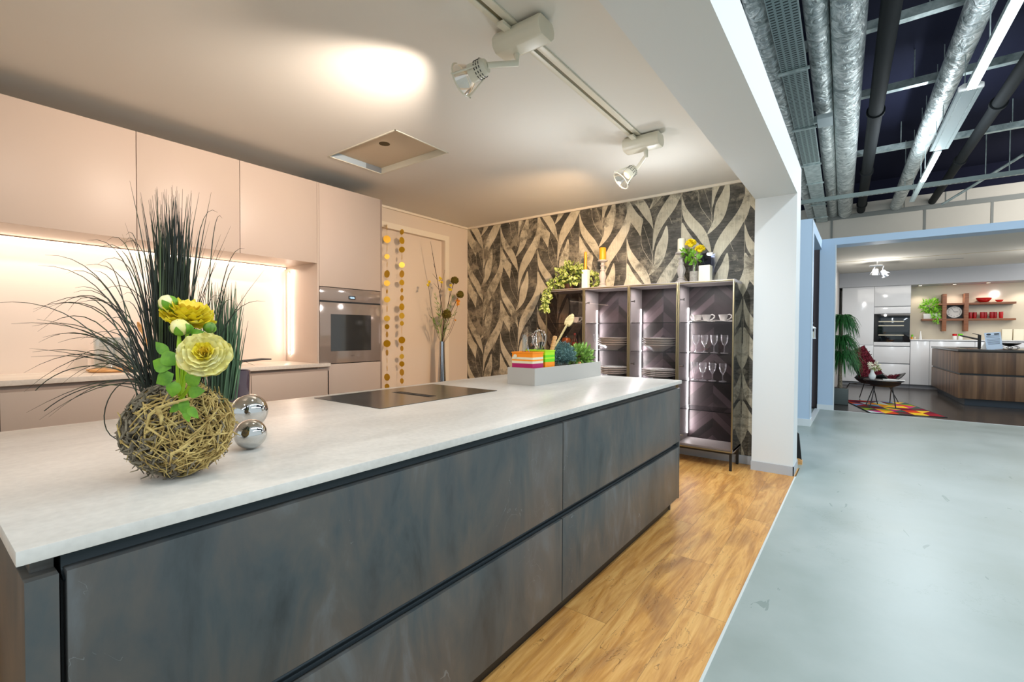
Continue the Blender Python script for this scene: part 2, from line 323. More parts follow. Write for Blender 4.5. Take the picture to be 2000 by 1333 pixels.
def m_foil():
    m, nt, p = newmat('aluminium_foil_lagging')
    v = coords(nt, (1, 1, 1))
    n = node(nt, 'TexNoise', Vector=v, Scale=7, Detail=4, Roughness=.55, Distortion=1.6)
    wv = node(nt, 'TexWave', Vector=coords(nt, (.3, 1, .3)), Scale=.9, Distortion=2.5); wv.bands_direction = 'Y'
    h = mth(nt, 'ADD', n.outputs[0], mth(nt, 'MULTIPLY', mth(nt, 'GREATER_THAN', wv.outputs[1], .985), .8))
    nt.links.new(ramp(nt, n.outputs[0], [(.32, '#7f8a8a'), (.5, '#bcc4c3'), (.66, '#eef1ef')]), p.inputs['Base Color']); p.inputs['Metallic'].default_value = .55; p.inputs['Roughness'].default_value = .28
    bump(nt, p, h, .75, .05); return m
M['foil'] = m_foil()
def m_perf(name, sx, sy, base, hole):
    m, nt, p = newmat(name)
    tc = nt.nodes.new('ShaderNodeTexCoord'); sp = nt.nodes.new('ShaderNodeSeparateXYZ'); nt.links.new(tc.outputs['Object'], sp.inputs[0])
    fx = mth(nt, 'FRACT', mth(nt, 'DIVIDE', sp.outputs[0], sx)); fy = mth(nt, 'FRACT', mth(nt, 'DIVIDE', sp.outputs[1], sy))
    hx = mth(nt, 'LESS_THAN', mth(nt, 'ABSOLUTE', mth(nt, 'SUBTRACT', fx, .5)), .34); hy = mth(nt, 'LESS_THAN', mth(nt, 'ABSOLUTE', mth(nt, 'SUBTRACT', fy, .5)), .2)
    c = mixc(nt, mth(nt, 'MULTIPLY', hx, hy), base, hole); nt.links.new(c, p.inputs['Base Color'])
    p.inputs['Metallic'].default_value = .5; p.inputs['Roughness'].default_value = .45; return m
M['perf'] = m_perf('perforated_tray_steel', .07, .05, '#8c9c9a', '#1c2424')
M['perf2'] = m_perf('perforated_strut_steel', .09, .05, '#9aa8a6', '#2a3434')
def m_wine():
    m, nt, p = newmat('stemware_glass'); nt.nodes.remove(p); out = nt.nodes['Material Output']
    t = node(nt, 'BsdfTransparent', Color=(.97, .97, .97, 1)); g = node(nt, 'BsdfGlossy', Color=(1, 1, 1, 1), Roughness=.08)
    d = node(nt, 'BsdfTranslucent', Color=(.9, .9, .95, 1)); mg = nt.nodes.new('ShaderNodeMixShader'); mg.inputs[0].default_value = .35
    nt.links.new(g.outputs[0], mg.inputs[1]); nt.links.new(d.outputs[0], mg.inputs[2])
    f = node(nt, 'LayerWeight', Blend=.35); fac = mth(nt, 'ADD', mth(nt, 'POWER', f.outputs['Facing'], 1.4), .05)
    mx = nt.nodes.new('ShaderNodeMixShader'); nt.links.new(fac, mx.inputs[0]); nt.links.new(t.outputs[0], mx.inputs[1]); nt.links.new(mg.outputs[0], mx.inputs[2])
    nt.links.new(mx.outputs[0], out.inputs[0]); return m
M['wine'] = m_wine()
def m_planks_v():
    m, nt, p = newmat('far_island_oak')
    tc = nt.nodes.new('ShaderNodeTexCoord'); sp = nt.nodes.new('ShaderNodeSeparateXYZ'); nt.links.new(tc.outputs['Object'], sp.inputs[0])
    k = mth(nt, 'FLOOR', mth(nt, 'DIVIDE', mth(nt, 'ADD', sp.outputs[0], sp.outputs[1]), .12)); wn = node(nt, 'TexWhiteNoise', _noise_dimensions='1D', W=k)
    n = node(nt, 'TexNoise', Vector=coords(nt, (14, 14, 1)), Scale=1, Detail=4)
    c = ramp(nt, n.outputs[0], [(.3, '#5f4430'), (.7, '#8d6b4c')]); c = mixc(nt, wn.outputs['Value'], c, mixc(nt, 1.0, c, '#b8a48c', 'MULTIPLY'))
    nt.links.new(c, p.inputs['Base Color']); p.inputs['Roughness'].default_value = .4; return m
M['oakdark'] = m_planks_v()

# ------------------------------------------------------------------ mesh helpers
class MB:
    def __init__(s): s.v = []; s.f = []; s.m = []; s.mi = 0
    def add(s, vs, fs):
        b = len(s.v); s.v += [tuple(v) for v in vs]; s.f += [tuple(b+i for i in f) for f in fs]; s.m += [s.mi]*len(fs); return s
    def box(s, x0, x1, y0, y1, z0, z1):
        x0, x1 = min(x0, x1), max(x0, x1); y0, y1 = min(y0, y1), max(y0, y1); z0, z1 = min(z0, z1), max(z0, z1)
        v = [(x, y, z) for z in (z0, z1) for y in (y0, y1) for x in (x0, x1)]
        return s.add(v, [(0, 2, 3, 1), (4, 5, 7, 6), (0, 1, 5, 4), (2, 6, 7, 3), (0, 4, 6, 2), (1, 3, 7, 5)])
    def tube(s, pts, r, n=8, cap=True):
        pts = [Vector(p) for p in pts]; k = len(pts)
        rs = r if isinstance(r, (list, tuple)) else [r]*k
        vs = []; up = None
        for i, p in enumerate(pts):
            t = (pts[min(i+1, k-1)]-pts[max(i-1, 0)])
            t = t.normalized() if t.length > 1e-9 else Vector((0, 0, 1))
            if up is None: up = Vector((0, 0, 1)) if abs(t.z) < .9 else Vector((1, 0, 0))
            a = t.cross(up); a = a.normalized() if a.length > 1e-6 else Vector((1, 0, 0)); b = a.cross(t); up = b
            for j in range(n):
                th = 2*PI*j/n; vs.append(p+(a*math.cos(th)+b*math.sin(th))*rs[i])
        fs = [(i*n+j, i*n+(j+1) % n, (i+1)*n+(j+1) % n, (i+1)*n+j) for i in range(k-1) for j in range(n)]
        if cap: fs += [tuple(reversed(range(n))), tuple((k-1)*n+j for j in range(n))]
        return s.add(vs, fs)
    def lathe(s, prof, c=(0, 0, 0), n=24, cap0=False, cap1=False, axis=None, squash=1):
        vs = []
        for r, z in prof:
            for j in range(n):
                th = 2*PI*j/n; vs.append(Vector((r*math.cos(th), r*math.sin(th)*squash, z)))
        if axis is not None:
            q = Vector((0, 0, 1)).rotation_difference(Vector(axis).normalized()).to_matrix(); vs = [q@v for v in vs]
        c = Vector(c); vs = [v+c for v in vs]; k = len(prof)
        fs = [(i*n+j, i*n+(j+1) % n, (i+1)*n+(j+1) % n, (i+1)*n+j) for i in range(k-1) for j in range(n)]
        if cap0: fs.append(tuple(reversed(range(n))))
        if cap1: fs.append(tuple((k-1)*n+j for j in range(n)))
        return s.add(vs, fs)
    def sphere(s, c, r, n=24, sz=1, k=None):
        k = k or n//2
        return s.lathe([(max(1e-5, r*math.sin(PI*i/k)), -r*sz*math.cos(PI*i/k)) for i in range(k+1)], c, n)
    def prism(s, poly, a, b, axis='z'):
        n = len(poly)
        def P(p, t): return {'z': (p[0], p[1], t), 'y': (p[0], t, p[1]), 'x': (t, p[0], p[1])}[axis]
        vs = [P(p, a) for p in poly]+[P(p, b) for p in poly]
        return s.add(vs, [tuple(reversed(range(n))), tuple(range(n, 2*n))]+[(i, (i+1) % n, n+(i+1) % n, n+i) for i in range(n)])
    def grid(s, fn, nu, nv):
        vs = [fn(i/nu, j/nv) for i in range(nu+1) for j in range(nv+1)]
        return s.add(vs, [(i*(nv+1)+j, (i+1)*(nv+1)+j, (i+1)*(nv+1)+j+1, i*(nv+1)+j+1) for i in range(nu) for j in range(nv)])
    def leaf(s, p, d, nrm, L, W, curl=.2, seg=3):
        p = Vector(p); d = Vector(d).normalized(); nrm = Vector(nrm); a = d.cross(nrm); a = a.normalized() if a.length > 1e-5 else Vector((1, 0, 0)); nn = a.cross(d)
        vs = [p]; 
        for i in range(1, seg):
            t = i/seg; w_ = W*math.sin(PI*t**.8)*.5; c = p+d*L*t-nn*(curl*L*t*t)
            vs += [c-a*w_+nn*w_*.25, c+a*w_+nn*w_*.25]
        vs.append(p+d*L-nn*curl*L)
        fs = [(0, 2, 1)]
        for i in range(seg-2): fs.append((1+2*i, 2+2*i, 4+2*i, 3+2*i))
        fs.append((len(vs)-3, len(vs)-2, len(vs)-1)); return s.add(vs, fs)
    def xf(s, mtx, start=0):
        for i in range(start, len(s.v)): s.v[i] = tuple(mtx@Vector(s.v[i]))
        return s
def build(name, mb, mats, parent=None, world=True, bevel=0, smooth=True, fix=True):
    me = bpy.data.meshes.new(name); me.from_pydata(mb.v, [], mb.f)
    if not isinstance(mats, (list, tuple)): mats = [mats]
    for m in mats: me.materials.append(m)
    if len(mats) > 1: me.polygons.foreach_set('material_index', mb.m)
    if bevel or fix:
        bm = bmesh.new(); bm.from_mesh(me)
        if fix and len(bm.faces) < 60000: bmesh.ops.recalc_face_normals(bm, faces=bm.faces)
        if bevel:
            es = [e for e in bm.edges if len(e.link_faces) == 2 and e.calc_face_angle(0) > .6]
            bmesh.ops.bevel(bm, geom=es, offset=bevel, segments=2, affect='EDGES', profile=.6, clamp_overlap=True)
        bm.to_mesh(me); bm.free()
    if smooth:
        me.polygons.foreach_set('use_smooth', [True]*len(me.polygons)); me.set_sharp_from_angle(angle=math.radians(38))
    o = bpy.data.objects.new(name, me); COL.objects.link(o)
    if parent is not None:
        r = parent
        while r.parent: r = r.parent
        if world and r.type == 'EMPTY':
            me.transform(r.matrix_basis.inverted())
        o.parent = parent
    return o
def tag(o, label, cat, group=None, kind=None):
    o['label'] = label; o['category'] = cat
    if group: o['group'] = group
    if kind: o['kind'] = kind
    return o
def thing(name, label, cat, loc=(0, 0, 0), rz=0, group=None):
    o = bpy.data.objects.new(name, None); COL.objects.link(o); o.empty_display_size = .05
    o.location = loc; o.rotation_euler = (0, 0, rz)
    o.matrix_basis = Matrix.Translation(Vector(loc))@Matrix.Rotation(rz, 4, 'Z')
    return tag(o, label, cat, group)
def B(*a): return MB().box(*a)
def struct(name, mb, m, parent=None, **k):
    o = build(name, mb, m, parent, **k)
    if parent is None: o['kind'] = 'structure'
    return o
def dup(root, loc, label, rz=None, group=None):
    r = root.copy(); COL.objects.link(r); r.location = loc
    if rz is not None: r.rotation_euler = (0, 0, rz)
    r['label'] = label
    if group: r['group'] = group
    for ch in list(root.children):
        c = ch.copy(); COL.objects.link(c); c.parent = r
        for g in list(ch.children):
            d = g.copy(); COL.objects.link(d); d.parent = c
    return r
def text_mb(txt, size, align='CENTER'):
    cu = bpy.data.curves.new('t', 'FONT'); cu.body = txt; cu.size = size; cu.align_x = align; cu.align_y = 'CENTER'; cu.resolution_u = 3
    o = bpy.data.objects.new('t', cu); COL.objects.link(o); dg = bpy.context.evaluated_depsgraph_get(); dg.update()
    me = bpy.data.meshes.new_from_object(o.evaluated_get(dg)); mb = MB()
    mb.add([v.co.copy() for v in me.vertices], [tuple(p.vertices) for p in me.polygons])
    bpy.data.objects.remove(o); bpy.data.curves.remove(cu); bpy.data.meshes.remove(me); return mb
def bez(p0, p1, p2, n=8):
    p0, p1, p2 = Vector(p0), Vector(p1), Vector(p2)
    return [p0*(1-t)**2+p1*2*t*(1-t)+p2*t*t for t in [i/n for i in range(n+1)]]
def rv(): 
    while True:
        v = Vector((random.uniform(-1, 1), random.uniform(-1, 1), random.uniform(-1, 1)))
        if .05 < v.length < 1: return v.normalized()
U = random.uniform

# ------------------------------------------------------------------ setting: booth
struct('floor', MB().box(-.452, 9, -4, 9.54, -.05, 0).box(-6, -.452, 5.23, 9.54, -.05, 0), M['concrete'], smooth=False)
struct('floor', B(-4.75, -.462, -4, 5.23, -.05, 0), M['oak'], smooth=False)
struct('trim_1', B(-.4625, -.4515, -4, 4.89, -.04, .003), mat('floor_edge_strip', '#c9cfcc', .4), smooth=False)
struct('floor', B(-3, 7, 9.54, 16.9, -.05, -.001), M['darkfloor'], smooth=False)
struct('trim_2', B(-.36, 7, 9.53, 9.555, -.02, .004), mat('aluminium_floor_trim', '#cfd3d3', .35, metal=.4), smooth=False)
# left wall with a doorway recess
WL = -4.623
struct('wall_left', MB().box(WL-.15, WL, -4, 2.9, 0, 2.817).box(WL-.15, WL, 4.60, 5.069, 0, 2.817).box(WL-.15, WL, 2.9, 4.60, 2.555, 2.817), M['wall'], smooth=False)
d1 = struct('door_1', B(WL-.15, WL-.06, 2.9, 4.60, 0, 2.555), M['wall'], smooth=False)
build('door_frame', MB().prism([(2.9, 2.555), (4.60, 2.555), (4.60, .0), (4.675, .0), (4.675, 2.625), (2.9, 2.625)], WL+.0005, WL+.014, 'x'), M['trimw'], d1)
struct('trim_3', MB().box(WL, WL+.028, 3.09, 5.05, 2.79, 2.817).box(WL, -.82, 5.041, 5.069, 2.79, 2.817), M['trimw'], bevel=.004)
# back wall: leaf wallpaper, pattern is part of the wall's own mesh
YW = 5.069
mb = B(WL-.15, -.48, YW, YW+.15, 0, 2.817)
mb.mi = 1
def clip(poly, ax, val, keep):
    out = []
    for i in range(len(poly)):
        a, b = poly[i], poly[(i+1) % len(poly)]; ia, ib = (a[ax]-val)*keep >= 0, (b[ax]-val)*keep >= 0
        if ia: out.append(a)
        if ia != ib:
            t = (val-a[ax])/(b[ax]-a[ax]); out.append((a[0]+(b[0]-a[0])*t, a[1]+(b[1]-a[1])*t))
    return out
def catmull(P, n=4):
    out = []; k = len(P)
    for i in range(k):
        p0, p1, p2, p3 = P[(i-1) % k], P[i], P[(i+1) % k], P[(i+2) % k]
        for j in range(n):
            t = j/n; out.append(tuple(.5*((2*p1[a])+(-p0[a]+p2[a])*t+(2*p0[a]-5*p1[a]+4*p2[a]-p3[a])*t*t+(-p0[a]+3*p1[a]-3*p2[a]+p3[a])*t**3) for a in (0, 1)))
    return out
LA = [(.505, -.25), (.50, -.12), (.535, .06), (.61, .17), (.73, .28), (.86, .38), (.95, .48), (1.02, .60), (1.075, .50), (1.05, .38), (.96, .27), (.87, .17), (.74, .07), (.63, -.03), (.55, -.14)]
LB = [(.745, .01), (.775, -.12), (.75, -.24), (.69, -.36), (.58, -.45), (.43, -.52), (.475, -.45), (.525, -.38), (.535, -.29), (.57, -.20), (.66, -.10)]
LC = [(.0, -.08), (.07, -.20), (.2, -.32), (.36, -.44), (.45, -.56), (.505, -.74), (.44, -.68), (.34, -.60), (.22, -.49), (.10, -.39), (.02, -.28)]
LD = [(.01, -.36), (.11, -.46), (.22, -.56), (.31, -.62), (.29, -.70), (.265, -.80), (.22, -.76), (.12, -.67), (.04, -.60), (.0, -.50)]
def wallpoly(P, u0, z0, layer, n=4, sm=True):
    Q = catmull(P, n) if sm else P
    Q = [(WL+(u0+p[0])*.6145, z0+p[1]) for p in Q]
    for ax, v, k in ((0, WL, 1), (0, -.50, -1), (1, 2.80, -1), (1, .085, 1)):
        Q = clip(Q, ax, v, k)
        if len(Q) < 3: return
    mb.add([(x, YW-.0006*layer, z) for x, z in Q], [tuple(range(len(Q)))])
def wallline(P, u0, z0, wd=.004):
    Pw = [Vector((p[0], p[1])) for p in P]; L = []; Rr = []
    for i in range(len(Pw)):
        t = (Pw[min(i+1, len(Pw)-1)]-Pw[max(i-1, 0)]); t = Vector((t.x*.6145, t.y)).normalized(); nn = Vector((-t.y/.6145, t.x))*wd/2
        L.append(tuple(Pw[i]+nn)); Rr.append(tuple(Pw[i]-nn))
    wallpoly(L+Rr[::-1], u0, z0, 3, sm=False)
for c in range(7):
    for k in range(-1, 5):
        z0 = (2.455 if c % 2 == 0 else 2.10)+.735*(k-1)-.735*1
        mb.mi = 1
        wallpoly(LC, c, z0, 1); wallpoly(LD, c, z0, 2); wallpoly(LA, c, z0, 1); wallpoly(LB, c, z0, 2)
        mb.mi = 2
        wallline([(.275, -.06), (.28, -.15), (.32, -.23), (.42, -.33), (.5, -.40)], c, z0)
        wallline([(.32, .04), (.40, -.10), (.46, -.22), (.5, -.33)], c, z0, .003)
        wallline([(.5, -.42), (.497, -.2), (.505, .0)], c, z0, .005)
        wallline([(.70, .22), (.78, .12), (.84, .02)], c, z0, .003)
        wallline([(.10, -.62), (.03, -.72)], c, z0, .003)
        wallline([(.12, .12), (.22, -.0)], c, z0, .003)
        wallline([(1.0, -.37), (1.0, .36)], c, z0, .003)
struct('wall_back', mb, [M['wpd'], M['wpl'], M['wpline']], smooth=False, fix=False)
struct('baseboard_back', B(WL, -.82, YW-.014, YW, 0, .085), M['basegrey'], bevel=.003)
# pillar and beam on the open side
struct('wall_right', MB().prism([(-.818, -4), (-.478, -4), (-.478, 5.22), (-.818, 5.22)], 2.562, 2.862).box(-.818, -.478, 4.901, 5.22, 0, 2.562), M['white_wall'], smooth=False)
struct('baseboard_right', MB().box(-.824, -.47, 4.893, 4.901, 0, .085).box(-.478, -.47, 4.893, 5.225, 0, .085).box(-.824, -.818, 4.901, 5.05, 0, .085), M['basegrey'], smooth=False)
# booth ceiling with the recessed hatch
hx0, hx1, hy0, hy1 = -3.72, -2.82, 2.285, 2.85
cb = MB().box(WL-.15, hx0, -4, 5.22, 2.817, 2.87).box(hx1, -.70, -4, 5.22, 2.817, 2.87).box(hx0, hx1, -4, hy0, 2.817, 2.87).box(hx0, hx1, hy1, 5.22, 2.817, 2.87)
struct('ceiling', cb, M['ceil'], smooth=False)
t = thing('ceiling_hatch', 'rectangular recessed access hatch with a dark round hole in the booth ceiling', 'hatch', ((hx0+hx1)/2, (hy0+hy1)/2, 2.817))
build('frame', MB().box(hx0, hx0+.012, hy0, hy1, 2.812, 2.885).box(hx1-.012, hx1, hy0, hy1, 2.812, 2.885).box(hx0, hx1, hy0, hy0+.012, 2.812, 2.885).box(hx0, hx1, hy1-.012, hy1, 2.812, 2.885), M['lampw'], t, bevel=.002)
build('panel', B(hx0+.01, hx1-.01, hy0+.01, hy1-.01, 2.868, 2.885), mat('hatch_panel_tan', '#c4b59c', .8), t)
build('hole', MB().lathe([(.045, 2.8665), (.045, 2.87)], (-3.21, 2.49, 0), 20, True, True), mat('hole_dark', '#4a3c1c', .9), t)
o = build('inner_lining', MB().box(hx0+.012, hx0+.016, hy0+.012, hy0+.38, 2.818, 2.866), M['coollining'], t); o['label'] = 'lining with cool light painted in'  # recess face coloured blue where cool light falls on it
o = build('inner_lining', MB().box(hx0+.012, hx0+.016, hy0+.38, hy1-.012, 2.818, 2.866), mat('lining_unlit', '#7c8082', .6), t); o['label'] = 'lining with darker unlit part painted in'  # same face coloured grey where that light stops

# ------------------------------------------------------------------ island
ZI = .954
def drawer_unit(y0, y1, label):
    t = thing('island_cabinet', label, 'cabinet', (-1.65, (y0+y1)/2, 0), 0, 'drawer cabinets of the island')
    build('carcass', B(-2.28, -1.072, y0, y1, .10, .928), M['blackgap'], t)
    build('plinth', B(-2.22, -1.108, y0, y1, 0, .10), M['black'], t)
    build('drawer', B(-1.070, -1.04, y0+.003, y1-.003, .514, .900), M['island'], t, bevel=.0015)
    build('drawer', B(-1.070, -1.04, y0+.003, y1-.003, .107, .475), M['island'], t, bevel=.0015)
    for z0, z1 in ((.880, .925), (.478, .512)):
        g = MB().prism([(-1.072, z0), (-1.052, z0), (-1.048, z0+.004), (-1.062, z0+.010), (-1.068, z0+.018), (-1.068, z1-.004), (-1.050, z1), (-1.072, z1)], y0, y1, 'y')
        build('grip_channel', g, M['anthr'], t)
    build('back_panel', B(-2.296, -2.281, y0+.003, y1-.003, .107, .9), M['island'], t)
    return t
drawer_unit(.165, 1.764, 'long dark concrete-look drawer cabinet at the near end of the island')
drawer_unit(1.764, 3.398, 'dark concrete-look drawer cabinet at the far end of the island, towards the glass cabinet')
for y0, y1, zc, lb in ((.119, .159, .900, 'dark upright end panel at the near left end of the island'), (3.400, 3.416, .900, 'thin dark end panel closing the far end of the island')):
    tag(build('end_panel', MB().box(-2.30, -1.04, y0, y1, .10, zc).box(-2.25, -1.10, y0+.002, y1-.001, 0, .10).box(-2.28, -1.075, y0+.01, y1-.001, zc, .928), M['island'], bevel=.0012), lb, 'panel')
tag(build('worktop', B(-2.309, -1.036, .11, 3.440, .930, ZI), M['worktop'], bevel=.0015), 'long pale grey ceramic worktop slab of the dark island', 'worktop')
t = thing('induction_hob', 'flush black glass induction hob with a centre extractor slot in the island worktop', 'hob', (-1.965, 1.705, ZI))
build('glass_plate', MB().box(-2.235, -1.695, 1.293, 1.675, ZI-.002, ZI+.0025).box(-2.235, -1.695, 1.735, 2.115, ZI-.002, ZI+.0025).box(-2.235, -2.10, 1.675, 1.735, ZI-.002, ZI+.0025).box(-1.80, -1.695, 1.675, 1.735, ZI-.002, ZI+.0025), M['hob'], t)
build('extractor_slot', MB().box(-2.10, -1.80, 1.675, 1.735, ZI-.001, ZI+.0005), M['black'], t)
build('slot_cover', B(-2.07, -1.81, 1.690, 1.722, ZI+.0006, ZI+.003), M['blackgap'], t, bevel=.001)

# ------------------------------------------------------------------ back kitchen run
XT = -4.023
seams = [-.31, .358, 1.028, 1.697, 2.363]
wl = ['rose taupe wall cabinet at the far left, cut by the photo edge', 'rose taupe wall cabinet above the leftmost end of the lit niche', 'rose taupe wall cabinet behind the tall grass', 'rose taupe wall cabinet next to the tall oven cabinet']
for i in range(4):
    a, b = seams[i], seams[i+1]
    t = thing('wall_cabinet', wl[i], 'cabinet', (-4.3, (a+b)/2, 1.931), 0, 'rose taupe wall cabinets')
    build('carcass', B(-4.60, XT-.022, a+.001, b-.001, 1.931, 2.672), M['front'], t)
    build('door', B(XT-.02, XT, a+.002, b-.002, 1.926, 2.672), M['front'], t, bevel=.0015)
tag(build('splashback', B(-4.623, -4.600, -.31, 2.363, .99, 1.935), M['splash'], bevel=.001), 'warm lit plain splashback behind the worktop niche', 'splashback')
t = thing('led_profile', 'long horizontal lit LED strip under the wall cabinets', 'light', (-4.57, 1.0, 1.92))
build('profile', B(-4.600, -4.572, -.31, 2.361, 1.913, 1.930), M['cab_edge'], t); build('diffuser', B(-4.597, -4.5705, -.31, 2.35, 1.909, 1.923), M['ledwarm'], t)
t = thing('led_profile', 'short vertical lit LED strip on the niche side panel', 'light', (-4.52, 2.35, 1.07))
build('profile', B(-4.532, -4.512, 2.356, 2.363, 1.065, 1.885), M['cab_edge'], t); build('diffuser', B(-4.530, -4.514, 2.352, 2.3575, 1.085, 1.87), M['ledwarm'], t)
bs = [-.31, .371, 1.07, 1.768, 2.465]
bl = ['taupe base drawer cabinet at the far left edge of the photo', 'taupe base cabinet left of the twig ball', 'taupe base cabinet hidden partly behind the twig ball', 'taupe base drawer cabinet beside the tall oven cabinet']
for i in range(4):
    a, b = bs[i], bs[i+1]
    t = thing('base_cabinet', bl[i], 'cabinet', (-4.3, (a+b)/2, 0), 0, 'taupe base cabinets')
    yb = min(b, 2.36)
    build('carcass', B(-4.60, -4.03, a, yb, .1, .967), M['blackgap'], t); build('plinth', B(-4.60, -4.06, a, yb, 0, .1), M['cab_edge'], t)
    build('grip_channel', MB().box(-4.028, -4.012, a, b, .925, .945).box(-4.03, -4.024, a, b, .945, .966), M['cab_edge'], t)
    build('drawer', B(-4.02, -4.0, a+.002, b-.002, .52, .929), M['front'], t, bevel=.0015)
    build('drawer', B(-4.02, -4.0, a+.002, b-.002, .107, .515), M['front'], t, bevel=.0015)
    if i == 2: build('lock_plate', B(-4.0005, -3.996, 1.655, 1.735, .905, .945), M['black'], t)
    if i == 3: build('side_panel', B(-4.02, -4.0, 2.452, 2.465, .107, .929), M['cab_edge'], t)
tag(build('worktop', MB().box(-4.60, -3.982, -.31, 2.362, .968, 1.0).box(-4.022, -3.982, 2.362, 2.474, .968, 1.0), M['worktopw'], bevel=.002), 'warm cream worktop of the back kitchen run below the lit niche', 'worktop')
# tall cabinet with oven
t = thing('tall_cabinet', 'tall rose taupe cabinet housing the built-in oven', 'cabinet', (-4.3, 2.73, 0))
build('side_panel', B(-4.60, XT, 2.3635, 2.381, 0, 2.672), M['front'], t, bevel=.001)
build('side_panel', B(-4.60, XT, 3.071, 3.088, 0, 2.672), M['cab_edge'], t, bevel=.001)
build('lower_carcass', B(-4.60, -4.06, 2.381, 3.071, .1, .98), M['blackgap'], t)
build('upper_carcass', B(-4.60, -4.05, 2.381, 3.071, 1.72, 2.66), M['blackgap'], t)
build('door', B(XT-.02, XT, 2.384, 3.068, 1.719, 2.672), M['front'], t, bevel=.0015)
build('drawer', B(XT-.02, XT, 2.384, 3.068, .107, .985), M['front'], t, bevel=.0015)
build('plinth', B(-4.60, -4.06, 2.381, 3.071, 0, .1), M['cab_edge'], t)
t = thing('built_in_oven', 'taupe glass built-in oven with a small lit clock display', 'oven', (-4.3, 2.726, .993))
build('housing', B(-4.58, XT-.022, 2.386, 3.066, .995, 1.712), M['black'], t)
build('control_panel', B(XT-.02, XT+.002, 2.386, 3.066, 1.588, 1.713), M['ovenglass'], t, bevel=.001)
dr = build('door', MB().box(XT-.02, XT+.002, 2.386, 3.066, .993, 1.572), M['ovenglass'], t, bevel=.001)
build('window', B(XT+.0022, XT+.0035, 2.497, 2.949, 1.108, 1.462), M['ovenwin'], dr)
build('handle_gap', MB().prism([(2.386, 1.572), (2.45, 1.572), (2.47, 1.566), (2.98, 1.566), (3.0, 1.572), (3.066, 1.572), (3.066, 1.588), (2.386, 1.588)], XT-.012, XT+.0005, 'x'), M['black'], t)
ds = build('display', B(XT+.0022, XT+.003, 2.688, 2.766, 1.612, 1.646), M['black'], t)
RX = Matrix(((0, 0, 1, 0), (1, 0, 0, 0), (0, 1, 0, 0), (0, 0, 0, 1)))   # text plane facing +x
tx = text_mb('10:06', .026); tx.xf(Matrix.Translation((XT+.0036, 2.727, 1.629))@RX); build('clock_digits', tx, mat('digit_glow', '#bfe4ff', .5, emit='#bfe4ff', es=2), ds, fix=False)
tx = text_mb('NEFF', .02); tx.xf(Matrix.Translation((XT+.0026, 2.735, 1.057))@RX); build('lettering', tx, mat('oven_lettering', '#4b423c', .4), dr, fix=False)

# ------------------------------------------------------------------ track and spotlights
t = thing('lighting_track', 'white recessed lighting track with a dark slot along the booth ceiling', 'lighting track', (-1.41, 1.0, 2.817))
build('rail', MB().box(-1.455, -1.425, -1.5, 3.47, 2.806, 2.817).box(-1.405, -1.365, -1.5, 3.47, 2.806, 2.817), M['lampw'], t, bevel=.002)
build('slot', B(-1.425, -1.405, -1.5, 3.47, 2.811, 2.816), mat('track_slot', '#6b6448', .6), t)
def spotlight(loc, head, aim, label, armx, hooked):
    t = thing('track_spotlight', label, 'spotlight', loc, 0, 'cream track spotlights')
    # gear box: rounded loaf lying across the track
    g = MB(); L = .15
    prof = [(-.055, .085), (-.075, .05), (-.07, .015), (-.045, -.012), (.045, -.012), (.07, .015), (.075, .05), (.055, .085)]
    g.prism(prof, -L, L*.9, 'x'); g.xf(Matrix.Translation(Vector(loc)+Vector((.05, 0, -.085))))
    build('gear_box', g, M['lampw'], t, bevel=.012)
    build('track_adapter', MB().box(loc[0]-.02, loc[0]+.02, loc[1]-.13, loc[1]+.13, loc[2]-.03, loc[2]-.012), M['lampw'], t, bevel=.003)
    h = Vector(head); d = (Vector(aim)-h).normalized()
    p0 = Vector((loc[0]+armx, loc[1]+.02, loc[2]-.09)); p1 = h-d*.035+Vector((0, 0, .02))
    build('arm', MB().tube([p0, p0+Vector((0, .005, -.05)), p1+Vector((.035, .01, -.01))], [.017, .016, .015], 12).tube([p1+Vector((.04, .01, -.01)), p1], .008, 8), M['lampw'], t)
    hs = build('lamp_housing', MB().lathe([(.005, -.075), (.034, -.07), (.042, -.055), (.045, .0), (.047, .02)], h-d*.0, 24, True, False, axis=d), M['lampw'], t)
    slots = MB()
    q = Vector((0, 0, 1)).rotation_difference(d).to_matrix()
    for a in range(14):
        for k in range(3):
            th = 2*PI*a/14; c = h+q@Vector((.0455*math.cos(th), .0455*math.sin(th), -.048+k*.014)); tt = q@Vector((-math.sin(th), math.cos(th), 0))
            slots.tube([c-tt*.006, c+tt*.006], .0022, 5)
    build('vent_slots', slots, M['black'], hs)
    build('reflector', MB().lathe([(.030, .0), (.045, .02), (.066, .05), (.078, .085)], h, 32, False, False, axis=d), M['chrome_glass'] if 'chrome_glass' in M else M['clear'], t)
    build('lamp', MB().lathe([(.001, .0), (.03, .004), (.034, .02), (.001, .03)], h, 20, axis=d), M['bulb'], t)
    rim = [h+q@Vector((.080*math.cos(2*PI*a/28), .080*math.sin(2*PI*a/28), .086)) for a in range(29)]
    build('front_ring', MB().tube(rim, .0045, 6, False), M['lampw'], t)
    for a in (.5, 2.6, 4.7):
        c0 = h+q@Vector((.046*math.cos(a), .046*math.sin(a), -.03)); c1 = h+q@Vector((.086*math.cos(a), .086*math.sin(a), .088)); c2 = h+q@Vector((.095*math.cos(a), .095*math.sin(a), .082))
        build('bracket', MB().tube([c0, c1, c2], .005, 6), M['lampw'], t)
    return t
M['chrome_glass'] = thinglass('dichroic_reflector_glass', '#d8d2c4', 1.6, .35, .1)
spotlight((-1.41, 1.90, 2.805), (-1.585, 1.790, 2.615), (-3.4, 1.55, 2.25), 'cream track spotlight nearest the camera, aimed at the wall cabinets', -.01, False)
